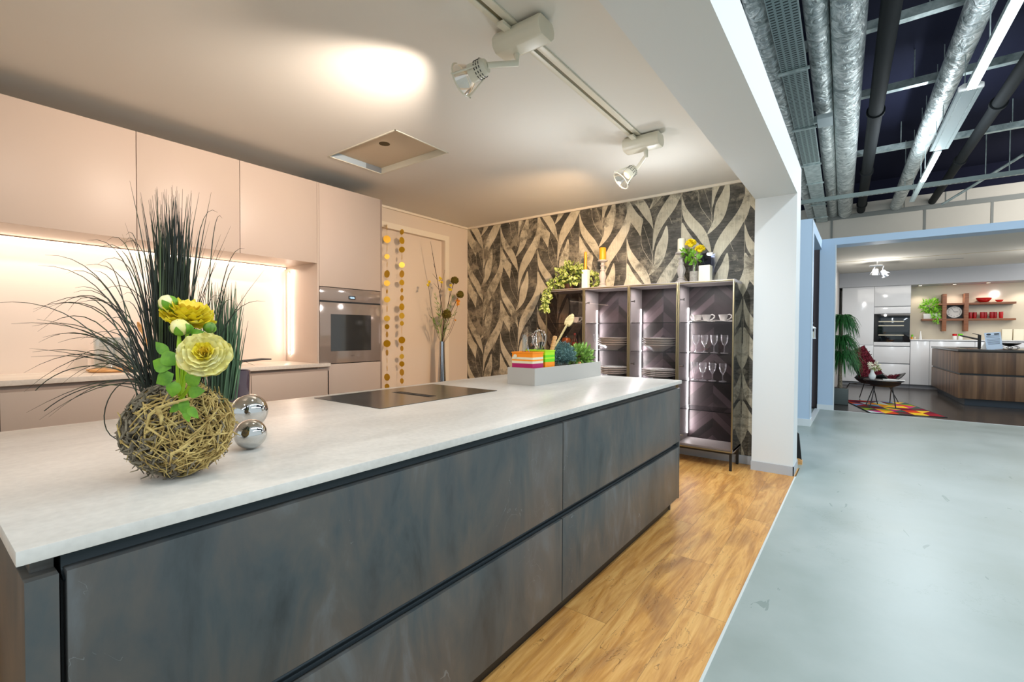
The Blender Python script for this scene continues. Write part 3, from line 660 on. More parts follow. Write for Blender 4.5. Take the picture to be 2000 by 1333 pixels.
spotlight((-1.41, 3.49, 2.805), (-1.545, 3.640, 2.60), (-1.95, 3.30, 2.12), 'cream track spotlight at the far end of the track, near the leaf wallpaper', .06, True)

# ------------------------------------------------------------------ display cabinet
CX = [-3.015, -2.508, -1.974, -1.461, -.943]; CY0, CY1 = 4.685, 5.045; CZ0, CZ1 = .174, 1.80
t = thing('display_cabinet', 'four-bay glass display cabinet with bronze frames against the leaf wallpaper', 'display cabinet', (-1.98, 4.87, 0))
build('top_panel', B(CX[0], CX[4], CY0+.004, CY1, CZ1-.022, CZ1+.003), M['cabgrey'], t, bevel=.001)
build('bottom_panel', B(CX[0], CX[4], CY0+.02, CY1, CZ0, CZ0+.03), M['cabgrey'], t, bevel=.001)
o = build('side_panel', B(CX[4]-.010, CX[4], CY0+.022, CY1, CZ0+.005, CZ1-.022), M['sideglass'], t); o['label'] = 'dark glass side panel'
build('side_panel', B(CX[0], CX[0]+.010, CY0+.022, CY1, CZ0+.03, CZ1-.022), M['glass'], t)
for i in (1, 2, 3): build('divider', B(CX[i]-.010, CX[i]+.010, CY0+.024, CY1-.012, CZ0+.03, CZ1-.022), M['cabgrey'], t)
for i in (1, 2, 3): build('back_panel', B(CX[i]+.010, CX[i+1]-.010, CY1-.012, CY1, CZ0+.03, CZ1-.022), M['chev'], t)
build('back_panel', B(CX[0]+.010, CX[1]-.010, CY1-.008, CY1, CZ0+.03, CZ1-.022), M['glass'], t)['label'] = 'clear glass back panel'
SZ = [1.405, 1.103, .826, .545]
for i in range(4):
    for z in SZ:
        o = build('glass_shelf', B(CX[i]+.014, CX[i+1]-.014, CY0+.04, CY1-.02, z-.006, z), M['shelfglass'], t, smooth=False)
        build('shelf_edge', B(CX[i]+.014, CX[i+1]-.014, CY0+.038, CY0+.040, z-.006, z), M['glassedge'], o, smooth=False)
for i in range(4):
    a, b = CX[i]+.002, CX[i+1]-.002
    f = build('door_frame', MB().box(a, a+.013, CY0, CY0+.018, CZ0, CZ1-.003).box(b-.013, b, CY0, CY0+.018, CZ0, CZ1-.003).box(a+.013, b-.013, CY0, CY0+.018, CZ0, CZ0+.013).box(a+.013, b-.013, CY0, CY0+.018, CZ1-.016, CZ1-.003), M['bronze'], t, bevel=.0015)
    build('glass_pane', B(a+.013, b-.013, CY0+.006, CY0+.010, CZ0+.013, CZ1-.016), M['glass'], f, smooth=False)
    if i:
        for z in (1.63, .97, .28): build('hinge', MB().tube([(a+.014, CY0+.03, z), (a+.05, CY0+.034, z)], .008, 8).tube([(a+.05, CY0+.034, z-.012), (a+.05, CY0+.034, z+.012)], .006, 8), M['chrome'], f)
for i in (1, 2, 3):
    build('led_strip', B(CX[i]+.011, CX[i]+.021, CY1-.055, CY1-.045, .25, 1.56), M['led'], t, smooth=False)
    area('cabinet_strip_light', (CX[i]+.024, CY1-.05, .90), (1.25, .01), 9.0, 'white', (0, -PI/2, 0))
build('led_strip', B(CX[1]-.021, CX[1]-.011, CY1-.055, CY1-.045, .95, 1.56), M['led'], t, smooth=False)
for x in (CX[4]-.02, CX[2], CX[0]+.02):
    for y in (CY0+.03, CY1-.03): build('leg', MB().box(x-.011, x+.011, y-.011, y+.011, 0, CZ0), M['black'], t)
build('leg_rail', MB().box(CX[0]+.02, CX[4]-.02, CY0+.03, CY0+.05, CZ0-.022, CZ0), M['black'], t)

for i in range(1, 4):
    area('bay_top_light', ((CX[i]+CX[i+1])/2, CY0+.10, CZ1-.035), (.30, .04), 3.2, 'white')
# crockery: deep plates, flat plates, cups on saucers, stemmed glasses
def plate(name, prof, label, cat, loc, group):
    p = build(name, MB().lathe(prof, (0, 0, 0), 36, True, False), M['porcelain'], fix=True); p.location = loc; return tag(p, label, cat, group)
deep = [(.06, 0), (.065, .004), (.085, .016), (.140, .052), (.168, .062), (.171, .069), (.150, .066), (.120, .046), (.08, .020), (.06, .012), (.001, .010)]
flat = [(.09, 0), (.095, .004), (.15, .020), (.172, .026), (.172, .033), (.15, .027), (.09, .010), (.001, .008)]
ords = ['lowest', 'second from below', 'second from the top', 'topmost']
for bx, bn in ((-2.235, 'second bay from the left'), (-1.71, 'third bay from the left')):
    for k in range(4):
        plate('deep_plate', deep, 'deep white plate, %s in its pile, %s' % (ords[k], bn), 'plate', (bx, 4.865, SZ[1]+.0005+k*.0240), 'deep white plates stacked in the glass cabinet')
    for k in range(4):
        plate('flat_plate', flat, 'flat white plate, %s in its pile, %s' % (ords[k], bn), 'plate', (bx, 4.865, SZ[2]+.0005+k*.0190), 'flat white plates stacked in the glass cabinet')
def cup(loc, rz, label, saucer_label):
    t = thing('coffee_cup', label, 'cup', (loc[0], loc[1], loc[2]+.008), rz, 'white cups on wavy saucers')
    build('bowl', MB().lathe([(.022, 0), (.026, .002), (.034, .03), (.045, .066), (.043, .066), (.031, .03), (.02, .006), (.001, .005)], (0, 0, 0), 28, True), M['porcelain'], t, world=False)
    hd = [(.036, 0, .062), (.055, 0, .066), (.072, 0, .056), (.072, 0, .040), (.055, 0, .022), (.030, 0, .012)]
    build('handle', MB().tube(hd, [.005, .006, .007, .007, .006, .005], 8), M['porcelain'], t, world=False)
    s = MB().grid(lambda u, v: (lambda r, a: (r*math.cos(a)*1.15, r*math.sin(a)*.8, .004+.010*(r/.085)**2+.008*math.sin(a*2)*(r/.085)**2))(.085*u, 2*PI*v), 6, 32)
    o = build('saucer', s, M['porcelain']); md = o.modifiers.new('s', 'SOLIDIFY'); md.thickness = .003; md.offset = 1
    o.location = loc; o.rotation_euler = (0, 0, rz); tag(o, saucer_label, 'saucer', 'white wavy saucers')
y = 4.86
cup((-1.315, y, SZ[0]), PI*.95, 'white coffee cup, leftmost on the top shelf of the right bay', 'wavy saucer under the leftmost cup of the right bay')
cup((-1.225, y-.03, SZ[0]), .15, 'white coffee cup, middle one on the top shelf of the right bay', 'wavy saucer under the middle cup of the right bay')
cup((-1.075, y, SZ[0]), .15, 'white coffee cup, rightmost on the top shelf of the right bay', 'wavy saucer under the rightmost cup of the right bay')
cup((-2.70, y, SZ[0]), .15, 'white coffee cup in the left bay, behind the wooden spoon', 'wavy saucer under the cup behind the wooden spoon')
cup((-2.575, y, SZ[0]), .15, 'white coffee cup in the left bay, beside its bronze frame', 'wavy saucer under the cup beside the bronze frame')
gp = [(.034, 0), (.035, .002), (.012, .008), (.005, .016), (.0045, .062), (.008, .072), (.022, .095), (.031, .125), (.033, .155), (.031, .176), (.0300, .176), (.0320, .155), (.030, .125), (.021, .097), (.006, .076), (.001, .074)]
for si, sn in ((1, 'upper row'), (2, 'lower row')):
    for k, x in enumerate((-1.325, -1.245, -1.155, -1.060)):
        g = MB().lathe(gp, (0, 0, 0), 24, True); g2 = build('wine_glass', g, M['wine'], fix=True); g2.location = (x-(.012 if si == 2 else 0), 4.85, SZ[si]+.0005)
        tag(g2, 'stemmed glass in the %s of the right bay, %s' % (sn, ('next to the LED strip', 'second from the LED strip', 'second from the right frame', 'next to the right frame')[k]), 'glass', 'stemmed glasses in the right bay')
g2 = build('wine_glass', MB().lathe(gp, (0, 0, 0), 24, True), M['wine']); g2.location = (-2.43, 4.85, SZ[1]+.0005); tag(g2, 'single stemmed glass in the second bay, left of its LED strip', 'glass')
t = thing('reflected_mill', 'round copper-brown mill standing in for a reflection in the left glass bay', 'mill', (-2.83, 4.86, SZ[1]))  # solid stand-in for a worktop item mirrored in the glass
build('body', MB().lathe([(.05, 0), (.052, .03), (.045, .055), (.042, .062)], (-2.83, 4.86, SZ[1]), 24, True, True), M['copper'], t)
build('head', MB().lathe([(.042, .064), (.055, .075), (.058, .10), (.045, .128), (.018, .134)], (-2.83, 4.86, SZ[1]), 24, True, True), M['copper'], t)
build('knob', MB().lathe([(.014, .134), (.015, .15), (.001, .154)], (-2.83, 4.86, SZ[1]), 16), M['steel'], t)
t = thing('bottle', 'small brown bottle with a red label standing in for a reflection beside the mill', 'bottle', (-2.715, 4.86, SZ[1]))  # also a solid stand-in for something mirrored in the glass
build('glass_body', MB().lathe([(.03, 0), (.032, .005), (.032, .09), (.026, .115), (.013, .14), (.012, .17), (.001, .17)], (-2.715, 4.86, SZ[1]), 24, True), M['amber'], t)
build('label_band', MB().lathe([(.0325, .03), (.0325, .08)], (-2.715, 4.86, SZ[1]), 24), M['redlab'], t)
build('cap', MB().lathe([(.014, .165), (.014, .188), (.001, .189)], (-2.715, 4.86, SZ[1]), 16), M['redlab'], t)

# ------------------------------------------------------------------ things on the glass cabinet
CT = CZ1+.003
def candlestick(x, y, label, clabel, cm, flut, group):
    t = thing('candlestick', label, 'candlestick', (x, y, CT), 0, group)
    pr = [(.052, 0), (.055, .006), (.054, .022), (.040, .030), (.032, .040), (.040, .050), (.030, .058), (.024, .065), (.034, .10), (.042, .135), (.036, .165), (.022, .195), (.030, .206), (.030, .214), (.021, .222), (.020, .245), (.033, .258), (.022, .266), (.020, .285), (.030, .296), (.056, .306), (.058, .318), (.050, .322), (.001, .322)]
    b = MB(); n = 32
    b.lathe(pr, (0, 0, 0), n, True)
    if flut:
        for i, v in enumerate(b.v):
            if .07 < v[2] < .19:
                a = math.atan2(v[1], v[0]); k = 1+.08*math.cos(a*8); b.v[i] = (v[0]*k, v[1]*k, v[2])
    build('turned_column', b, M['candleg'], t, world=False)
    t2 = thing('pillar_candle', clabel, 'candle', (x, y, CT+.3225))
    build('wax', MB().lathe([(.037, 0), (.038, .003), (.038, .132), (.034, .138), (.001, .134)], (0, 0, 0), 28, True), cm, t2, world=False)
    build('wick', MB().tube([(0, 0, .132), (.001, 0, .147)], .0012, 5), M['black'], t2, world=False)
candlestick(-2.368, 4.87, 'grey turned wooden candlestick carrying the orange pillar candle', 'thick orange pillar candle on the left grey candlestick', M['candleo'], False, 'grey turned candlesticks')
candlestick(-1.487, 4.87, 'grey fluted wooden candlestick carrying the ivory pillar candle', 'ivory pillar candle on the right grey candlestick', M['candlew'], True, 'grey turned candlesticks')
tag(build('candle_holder', MB().box(-2.617, -2.545, 4.835, 4.905, CT, CT+.225), M['holderw'], bevel=.003), 'tall square white candle holder in front of the ivy', 'candle holder')
t = thing('slim_candle', 'slim orange candle on the tall square white holder', 'candle', (-2.585, 4.87, CT+.2255))
build('wax', MB().lathe([(.017, 0), (.017, .205), (.008, .213), (.001, .214)], (-2.585, 4.87, CT+.2255), 20, True), M['candleo'], t)
build('wick', MB().tube([(-2.585, 4.87, CT+.438), (-2.585, 4.87, CT+.452)], .0012, 5), M['black'], t)
t = thing('block_candle', 'square ivory block candle at the right end of the glass cabinet', 'candle', (-1.245, 4.86, CT))
build('wax', B(-1.30, -1.192, 4.81, 4.91, CT, CT+.165), M['candlew'], t, bevel=.006); build('wick', MB().tube([(-1.246, 4.86, CT+.164), (-1.245, 4.861, CT+.178)], .0014, 5), M['black'], t)
t = thing('lantern_glass', 'tall square smoked glass behind the ivory block candle', 'candle holder', (-1.25, 4.965, CT))
build('glass_walls', MB().box(-1.305, -1.295, 4.92, 5.01, CT, CT+.30).box(-1.205, -1.195, 4.92, 5.01, CT, CT+.30).box(-1.295, -1.205, 4.92, 4.93, CT, CT+.30).box(-1.295, -1.205, 5.0, 5.01, CT, CT+.30), M['smoke'], t, smooth=False)
build('base', B(-1.295, -1.205, 4.93, 5.0, CT, CT+.012), M['black'], t)
t = thing('bud_vase', 'glass bud vase set in a grey concrete cylinder, between candlestick and block candle', 'vase', (-1.352, 4.86, CT))
build('concrete_cuff', MB().lathe([(.045, 0), (.046, .003), (.046, .112), (.043, .115), (.020, .115)], (-1.352, 4.86, CT), 28, True), M['conc'], t)
build('glass_neck', MB().lathe([(.019, .10), (.019, .225), (.022, .235), (.020, .235), (.017, .22), (.017, .10)], (-1.352, 4.86, CT), 20), M['clear'], t)
def pom(c, r, m, n=150, stem=None, name='flower', label='', group=None):
    t = thing(name, label, 'flower', stem[0] if stem else c, 0, group)
    b = MB(); c = Vector(c)
    for i in range(n):
        d = rv(); d.z = abs(d.z)*.9+d.z*.1 if name == 'marigold' else d.z
        d.normalize(); b.leaf(c+d*r*.45, (d+rv()*.25), rv(), r*.62, r*.34, .15)
    build('bloom', b, m, t, fix=False)
    build('core', MB().sphere(c, r*.6, 12), m, t)
    if stem: build('stem', MB().tube(stem, .0022, 6), M['stemgreen'] if name == 'marigold' else M['stem'], t)
    return t
vb = (-1.352, 4.86, CT+.12)
t1 = pom((-1.385, 4.84, CT+.39), .055, M['yellowp'], 170, [vb, (-1.36, 4.855, CT+.25), (-1.38, 4.845, CT+.36)], 'marigold', 'upper left yellow bloom in the concrete bud vase', 'yellow blooms in the bud vase')
t2 = pom((-1.295, 4.84, CT+.325), .050, M['yellowp'], 170, [vb, (-1.345, 4.855, CT+.22), (-1.30, 4.845, CT+.30)], 'marigold', 'lower right yellow bloom in the concrete bud vase', 'yellow blooms in the bud vase')
def foliage(b, c, rad, n, L, W, up=.3, curl=.25, droop=0):
    c = Vector(c)
    for i in range(n):
        d = rv(); p = c+Vector((d.x*rad[0], d.y*rad[1], d.z*rad[2]))*U(.35, 1)
        dd = d+Vector((0, 0, up))+rv()*.5; b.leaf(p, dd, rv()+Vector((.3, -.5, .6)), L*U(.7, 1.2), W*U(.7, 1.2), curl)
for tt, cc in ((t1, (-1.42, 4.835, CT+.29)), (t2, (-1.345, 4.83, CT+.24))):
    b = MB(); foliage(b, cc, (.05, .03, .05), 34, .055, .03); build('leaves', b, M['green'], tt, fix=False)
# ivy
t = thing('potted_ivy', 'variegated ivy spilling over the left corner of the glass cabinet', 'plant', (-2.80, 4.87, CT))
build('pot', MB().lathe([(.05, 0), (.052, .002), (.062, .075), (.058, .075), (.05, .06), (.001, .06)], (-2.80, 4.87, CT), 24, True), mat('ivy_pot_brown', '#4a3023', .4), t)
b = MB()
foliage(b, (-2.78, 4.86, CT+.19), (.17, .09, .13), 240, .065, .05, .2)
foliage(b, (-2.55, 4.95, CT+.10), (.13, .05, .09), 60, .06, .045, .2)
foliage(b, (-2.93, 4.80, CT+.07), (.11, .07, .06), 80, .06, .045, -.2)
for k in range(9):
    foliage(b, (-2.97-.006*k, 4.665, CT+.02-.032*k), (.045, .012, .03), 10, .055, .042, -.8)
build('foliage', b, M['ivy'], t, fix=False)
b = MB()
for k in range(7):
    x = -2.95-.012*k; b.tube(bez((-2.82, 4.86, CT+.08), (x, 4.70, CT+.13), (x, 4.664, CT-.05-.03*k), 8), .0018, 5)
build('runners', b, M['stemgreen'], t, fix=False)

# ------------------------------------------------------------------ planter box on the island
PX0, PX1, PY0, PY1, PZ = -1.878, -1.660, 2.456, 3.395, 1.065
t = thing('planter_box', 'long open grey box on the far end of the island worktop', 'planter', ((PX0+PX1)/2, (PY0+PY1)/2, ZI))
build('box_wall', MB().box(PX0, PX1, PY0, PY0+.016, ZI+.0003, PZ).box(PX0, PX1, PY1-.016, PY1, ZI+.0003, PZ).box(PX0, PX0+.016, PY0+.016, PY1-.016, ZI+.0003, PZ).box(PX1-.016, PX1, PY0+.016, PY1-.016, ZI+.0003, PZ), M['planter'], t)
build('box_floor', B(PX0+.016, PX1-.016, PY0+.016, PY1-.016, ZI+.0003, ZI+.012), M['black'], t)
PF = ZI+.0125
def stripebox(x0, x1, y0, y1, z1, cols, label, zb=PF):
    t = thing('utensil_holder', label, 'container', ((x0+x1)/2, (y0+y1)/2, zb), 0, 'striped plastic containers in the grey box')
    z = zb; tot = sum(h for h, _ in cols); H = z1-zb
    for h, m in cols:
        zz = z+H*h/tot
        build('stripe_band', MB().box(x0, x1, y0, y0+.005, z, zz).box(x0, x1, y1-.005, y1, z, zz).box(x0, x0+.005, y0+.005, y1-.005, z, zz).box(x1-.005, x1, y0+.005, y1-.005, z, zz), m, t, smooth=False); z = zz
    build('rim', MB().box(x0-.004, x1+.004, y0-.004, y0+.004, z1, z1+.008).box(x0-.004, x1+.004, y1-.004, y1+.004, z1, z1+.008).box(x0-.004, x0+.004, y0+.004, y1-.004, z1, z1+.008).box(x1-.004, x1+.004, y0+.004, y1-.004, z1, z1+.008), cols[-1][1], t, bevel=.002)
    build('base', B(x0+.005, x1-.005, y0+.005, y1-.005, zb, zb+.004), cols[0][1], t)
    return t
a = stripebox(-1.855, -1.69, 2.475, 2.60, 1.160, [(12.6, M['pink']), (1.6, M['cream']), (1.0, M['orange']), (1.5, M['cream']), (2.6, M['orange'])], 'orange, cream and magenta striped container at the near end of the grey box')
build('badge', MB().lathe([(.012, 0), (.014, .001), (.014, .003), (.001, .003)], (-1.825, 2.470, 1.138), 20, axis=(0, -1, 0)), M['cream'], a)
stripebox(-1.855, -1.69, 2.625, 2.745, 1.168, [(13, M['orange']), (2.2, M['limeg']), (1, M['lime']), (1.6, M['limeg']), (2.4, M['lime'])], 'lime green and orange striped container behind the magenta striped one')
t = thing('glass_tube', 'tall slim clear glass tube standing in the magenta striped container', 'glass', (-1.80, 2.535, PF+.005))
build('tube_wall', MB().lathe([(.013, 0), (.014, .002), (.014, .29), (.012, .29), (.012, .004), (.001, .004)], (-1.80, 2.535, PF+.005), 20, True), M['clear'], t)
build('stopper', MB().lathe([(.016, .29), (.017, .294), (.016, .31), (.001, .312)], (-1.80, 2.535, PF+.005), 20, True), M['clear'], t)
t = thing('whisk', 'steel balloon whisk standing in the lime striped container', 'whisk', (-1.76, 2.68, PF+.005))
b = MB(); bc = Vector((-1.765, 2.665, 1.16))
for k in range(6):
    a0 = PI*k/6; ax = Vector((math.cos(a0), math.sin(a0), 0))
    pts = [bc+ax*(.008)+Vector((0, 0, 0)), bc+ax*.045+Vector((0, 0, .07)), bc+ax*.05+Vector((0, 0, .11)), bc+ax*.03+Vector((0, 0, .145)), bc+Vector((0, 0, .155)), bc-ax*.03+Vector((0, 0, .145)), bc-ax*.05+Vector((0, 0, .11)), bc-ax*.045+Vector((0, 0, .07)), bc-ax*.008]
    b.tube(pts, .0013, 5, False)
build('wires', b, M['steel'], t); build('handle', MB().tube([(-1.765, 2.665, PF+.006), bc], [.009, .010], 12), M['steel'], t)
t = thing('flat_whisk', 'round looped steel wire whisk in the magenta striped container', 'whisk', (-1.76, 2.54, PF+.005))
b = MB()
for k in range(3):
    R = .030+.009*k; c = Vector((-1.765, 2.548, 1.245)); b.tube([c+Vector((math.cos(a_)*R*.8, math.sin(a_)*R*.45*.6, math.sin(a_)*R)) for a_ in [-1.1+i*(PI+2.2)/16 for i in range(17)]]+[c+Vector((0, 0, -.09))], .0014, 5, False)
build('wires', b, M['steel'], t); build('handle', MB().tube([(-1.765, 2.545, PF+.006), (-1.765, 2.547, 1.16)], .007, 10), M['chrome'], t)
def spoonx(name, label, p0, p1, head, hw, m, cat='spoon'):
    t = thing(name, label, cat, p0); p0, p1 = Vector(p0), Vector(p1)
    build('handle', MB().tube([p0, p1], [.006, .008], 10), m, t)
    d = (p1-p0).normalized(); s = Vector((.8, .6, 0)); s = (s-d*s.dot(d)).normalized(); nn = d.cross(s)
    h = MB().grid(lambda u, v: p1-d*.015+d*head*u+s*(hw*math.sin(PI*min(1, .18+u*.78))**.7*(v-.5)*2)+nn*(.006*(1-(2*v-1)**2)*math.sin(PI*u)), 10, 8)
    o = build('head', h, m, t); md = o.modifiers.new('s', 'SOLIDIFY'); md.thickness = .006; md.offset = 0
    return t
spoonx('cooking_spoon', 'long pale wooden spoon leaning over the green herbs', (-1.80, 2.69, PF+.008), (-1.75, 3.02, 1.36), .115, .030, M['spoon'])
t = thing('honey_dipper', 'light wooden carved utensil with knobbly head beside the wooden spoon', 'utensil', (-1.745, 2.70, PF+.006))
b = MB(); p0, p1 = Vector((-1.745, 2.70, PF+.006)), Vector((-1.72, 2.80, 1.27)); b.tube([p0+(p1-p0)*i/24 for i in range(25)], [(.010 if i < 12 else .013+.004*(i % 2)) for i in range(25)], 10); build('shaft', b, M['wood'], t)
t = thing('black_mill', 'small black ribbed grinder behind the carved wooden utensil', 'grinder', (-1.83, 2.79, PF))
build('body', MB().lathe([(.022, 0), (.022, .17), (.018, .19), (.024, .21), (.018, .225), (.024, .24), (.02, .262), (.001, .265)], (-1.83, 2.79, PF), 18, True), M['black'], t)
def bush(name, label, c, rad, n, L, W, m, potr, needle=False, curl=.25):
    t = thing(name, label, 'plant', (c[0], c[1], PF)); b = MB()
    build('pot', MB().lathe([(potr*.8, 0), (potr, .085), (potr-.006, .085), (.001, .07)], (c[0], c[1], PF), 20, True), mat('nursery_pot', '#3a3a38', .6), t)
    if needle:
        for i in range(n//14):
            d = rv(); d.z = abs(d.z)*1.1+.15; tip = Vector(c)+Vector((d.x*rad[0], d.y*rad[1], d.z*rad[2])); base = Vector((c[0], c[1], PF+.08))
            pts = bez(base, (base+tip)/2+Vector((0, 0, .03)), tip, 14)
            for p in pts[4:]:
                for k in range(3): b.leaf(p, (tip-base).normalized()*.6+rv(), rv(), L*U(.7, 1.2), W, .05, 2)
    else: foliage(b, (c[0], c[1], c[2]), rad, n, L, W, .6, curl)
    build('foliage', b, m, t, fix=False); return t
bush('potted_fir', 'blue-green needle sprig plant in the grey box, between containers and herbs', (-1.77, 2.97, 1.08), (.085, .14, .11), 1500, .030, .005, M['fir'], .05, True)
bush('potted_herb', 'bushy green leafy herb at the far end of the grey box', (-1.77, 3.25, 1.115), (.085, .14, .075), 420, .045, .018, M['herb'], .055)
tag(build('cork', MB().lathe([(.011, 0), (.012, .03), (.001, .031)], (-1.69, 3.10, 1.045), 14, True), M['wood']), 'small brown cork peg at the front edge of the grey box', 'cork')

# ------------------------------------------------------------------ twig ball arrangement (local x right, y away, z up)
AZ = math.atan2(.6, .8)
t = thing('flower_arrangement', 'twig ball arrangement with tall dark grass and yellow ranunculus on the island', 'flower arrangement', (-1.286, .406, ZI), AZ)
rx, rzv = .109, .110; cz = rzv+.004
rs = random.Random(11)
def on_ball(th, ph, k=1): return Vector((rx*k*math.cos(ph)*math.cos(th), rx*k*math.cos(ph)*math.sin(th), cz+rzv*k*math.sin(ph)))
b = MB()
for i in range(1400):
    v = Vector((rs.gauss(0, 1), rs.gauss(0, 1), rs.gauss(0, 1))).normalized()
    tdir = v.cross(Vector((rs.gauss(0, 1), rs.gauss(0, 1), rs.gauss(0, 1)))).normalized()
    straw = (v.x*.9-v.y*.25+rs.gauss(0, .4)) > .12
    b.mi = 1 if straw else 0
    L = rs.uniform(.25, .95) if straw else rs.uniform(.2, .7); k0 = rs.uniform(.82, 1.02); wob = rs.uniform(-.5, .5); pts = []
    sd = v.cross(tdir); n = 5 if straw else 6
    for j in range(n):
        a = (j/(n-1)-.5)*L; q = (v*math.cos(a)+tdir*math.sin(a)+sd*(wob*a*a*1.2+(0 if straw else rs.uniform(-.11, .11)))).normalized()
        kk = k0+rs.uniform(-.02, .03); z = cz+q.z*rzv*kk
        pts.append(Vector((q.x*rx*kk, q.y*rx*kk, max(.0025, z))))
    if rs.random() < .22: pts[-1] = pts[-1]+v*rs.uniform(.006, .018); pts[-1].z = max(.0025, pts[-1].z)
    r0 = rs.uniform(.0008, .0022) if straw else rs.uniform(.0014, .0036)
    b.tube(pts, [r0*1.1]+[r0]*(n-2)+[r0*.4], 5)
for i in range(240):
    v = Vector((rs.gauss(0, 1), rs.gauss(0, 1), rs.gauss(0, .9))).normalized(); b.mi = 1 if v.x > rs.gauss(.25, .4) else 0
    p0 = Vector((v.x*rx*.95, v.y*rx*.95, cz+v.z*rzv*.95)); d_ = (v*.55+Vector((rs.gauss(0, .6), rs.gauss(0, .6), rs.gauss(0, .6)))).normalized(); L = rs.uniform(.012, .032)
    p1 = p0+d_*L*.5; p2 = p1+(d_+Vector((rs.gauss(0, .5), rs.gauss(0, .5), rs.gauss(0, .5)))).normalized()*L*.5
    for q_ in (p0, p1, p2): q_.z = max(.003, q_.z)
    b.tube([p0, p1, p2], [.0026, .0018, .0009], 5)
    p3 = p1+(d_+Vector((rs.gauss(0, .8), rs.gauss(0, .8), rs.gauss(0, .8)))).normalized()*L*.4; p3.z = max(.003, p3.z); b.tube([p1, p3], [.0016, .0008], 4)
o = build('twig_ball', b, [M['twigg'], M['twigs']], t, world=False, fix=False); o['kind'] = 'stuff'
b = MB()
for i in range(26):
    v = Vector((rs.gauss(0, 1), rs.gauss(0, 1), rs.gauss(0, 1))).normalized(); w_ = Vector((rs.gauss(0, 1), rs.gauss(0, 1), rs.gauss(0, 1))).normalized()
    b.tube([Vector((v.x*rx*.8, v.y*rx*.8, cz+v.z*rzv*.8)), Vector((0, 0, cz))+Vector((w_.x, w_.y, w_.z))*.03, Vector((w_.x*rx*.8, w_.y*rx*.8, cz+w_.z*rzv*.8))], .002, 4)
build('inner_twigs', b, M['twigg'], t, world=False, fix=False)['kind'] = 'stuff'
# branching dry twig in front
b = MB()
p = lambda x, z, y=-.112: (x+.062, y, z+.048)
b.tube([p(-.028, .130), p(.005, .142), p(.035, .150, -.105), p(.06, .158, -.095)], [.004, .003, .003, .002], 6)
b.tube([p(-.028, .130), p(-.046, .115), p(-.052, .09), p(-.02, .068), p(.0, .060)], [.004, .0035, .003, .002, .001], 6)
b.tube([p(-.03, .133), p(-.02, .110), p(-.022, .095)], [.005, .004, .002], 6)
b.tube([p(.0, .032), p(.02, .042), p(.045, .065, -.10)], [.004, .0035, .002], 6)
build('dry_stick', b, M['twigs'], t, world=False, fix=False)
# grass: centre column, right column, and arching side blades
def blades(b, n, cx, wx, z0, hmin, hmax, spread, r, cy=.02, wy=.03):
    for i in range(n):
        x0 = cx+rs.gauss(0, 1)*wx*.55; y0 = cy+rs.gauss(0, 1)*wy*.5; h = hmin+(hmax-hmin)*rs.random()**.8
        s = (x0-cx)/max(wx, .001); lean = s*spread+rs.gauss(0, .025)
        b.tube(bez((x0*.6+cx*.4, y0, z0), (x0, y0, z0+h*.5), (x0+lean*h, y0+rs.gauss(0, .04)*h, z0+h), 6), [r, r*1.15, r*1.1, r, r*.8, r*.5, r*.15], 4, False)
b = MB(); blades(b, 230, -.030, .030, .185, .27, .50, .03, .0018)
blades(b, 50, -.030, .045, .185, .20, .42, .26, .0011)
b2 = MB(); 
build('grass_clump', b, M['grassd'], t, world=False, fix=False)['kind'] = 'stuff'
b = MB(); blades(b, 130, .068, .030, .17, .14, .30, .07, .0016, .06); build('grass_clump', b, M['grassl'], t, world=False, fix=False)['kind'] = 'stuff'
b = MB()
for i in range(64):
    left = rs.random() < .84; sg = -1 if left else 1
    x0 = (-.07 if left else .03)+rs.gauss(0, .012); y0 = rs.uniform(-.01, .05); reach = rs.uniform(.05, .36)*sg*(1 if left else .35)
    hgt = rs.uniform(.10, .46)*(1-.35*abs(reach)/.36); drop = rs.uniform(-.05, .16)*abs(reach)/.3
    mid = (x0+reach*.35, y0+rs.uniform(-.02, .03), .19+hgt*1.1); end = (x0+reach, y0+rs.uniform(-.04, .06), .19+hgt-drop)
    b.tube(bez((x0, y0, .185), mid, end, 10), [.0015, .0016, .0016, .0015, .0014, .0013, .0011, .0009, .0007, .0005, .0002], 4, False)
for pts in ([(-.07, .0, .19), (-.15, .0, .235), (-.235, -.01, .215), (-.30, -.02, .155)], [(-.06, 0, .19), (-.12, -.02, .30), (-.17, -.06, .13), (-.10, -.06, .10)], [(-.07, .01, .20), (-.17, .01, .29), (-.28, 0, .265), (-.34, 0, .20)]):
    q0, q1, q2, q3 = [Vector(q_) for q_ in pts]; b.tube([q0*(1-u_)**3+q1*3*u_*(1-u_)**2+q2*3*u_*u_*(1-u_)+q3*u_**3 for u_ in [i_/14 for i_ in range(15)]], .0011, 4, False)
build('arching_blades', b, M['grassd'], t, world=False, fix=False)['kind'] = 'stuff'
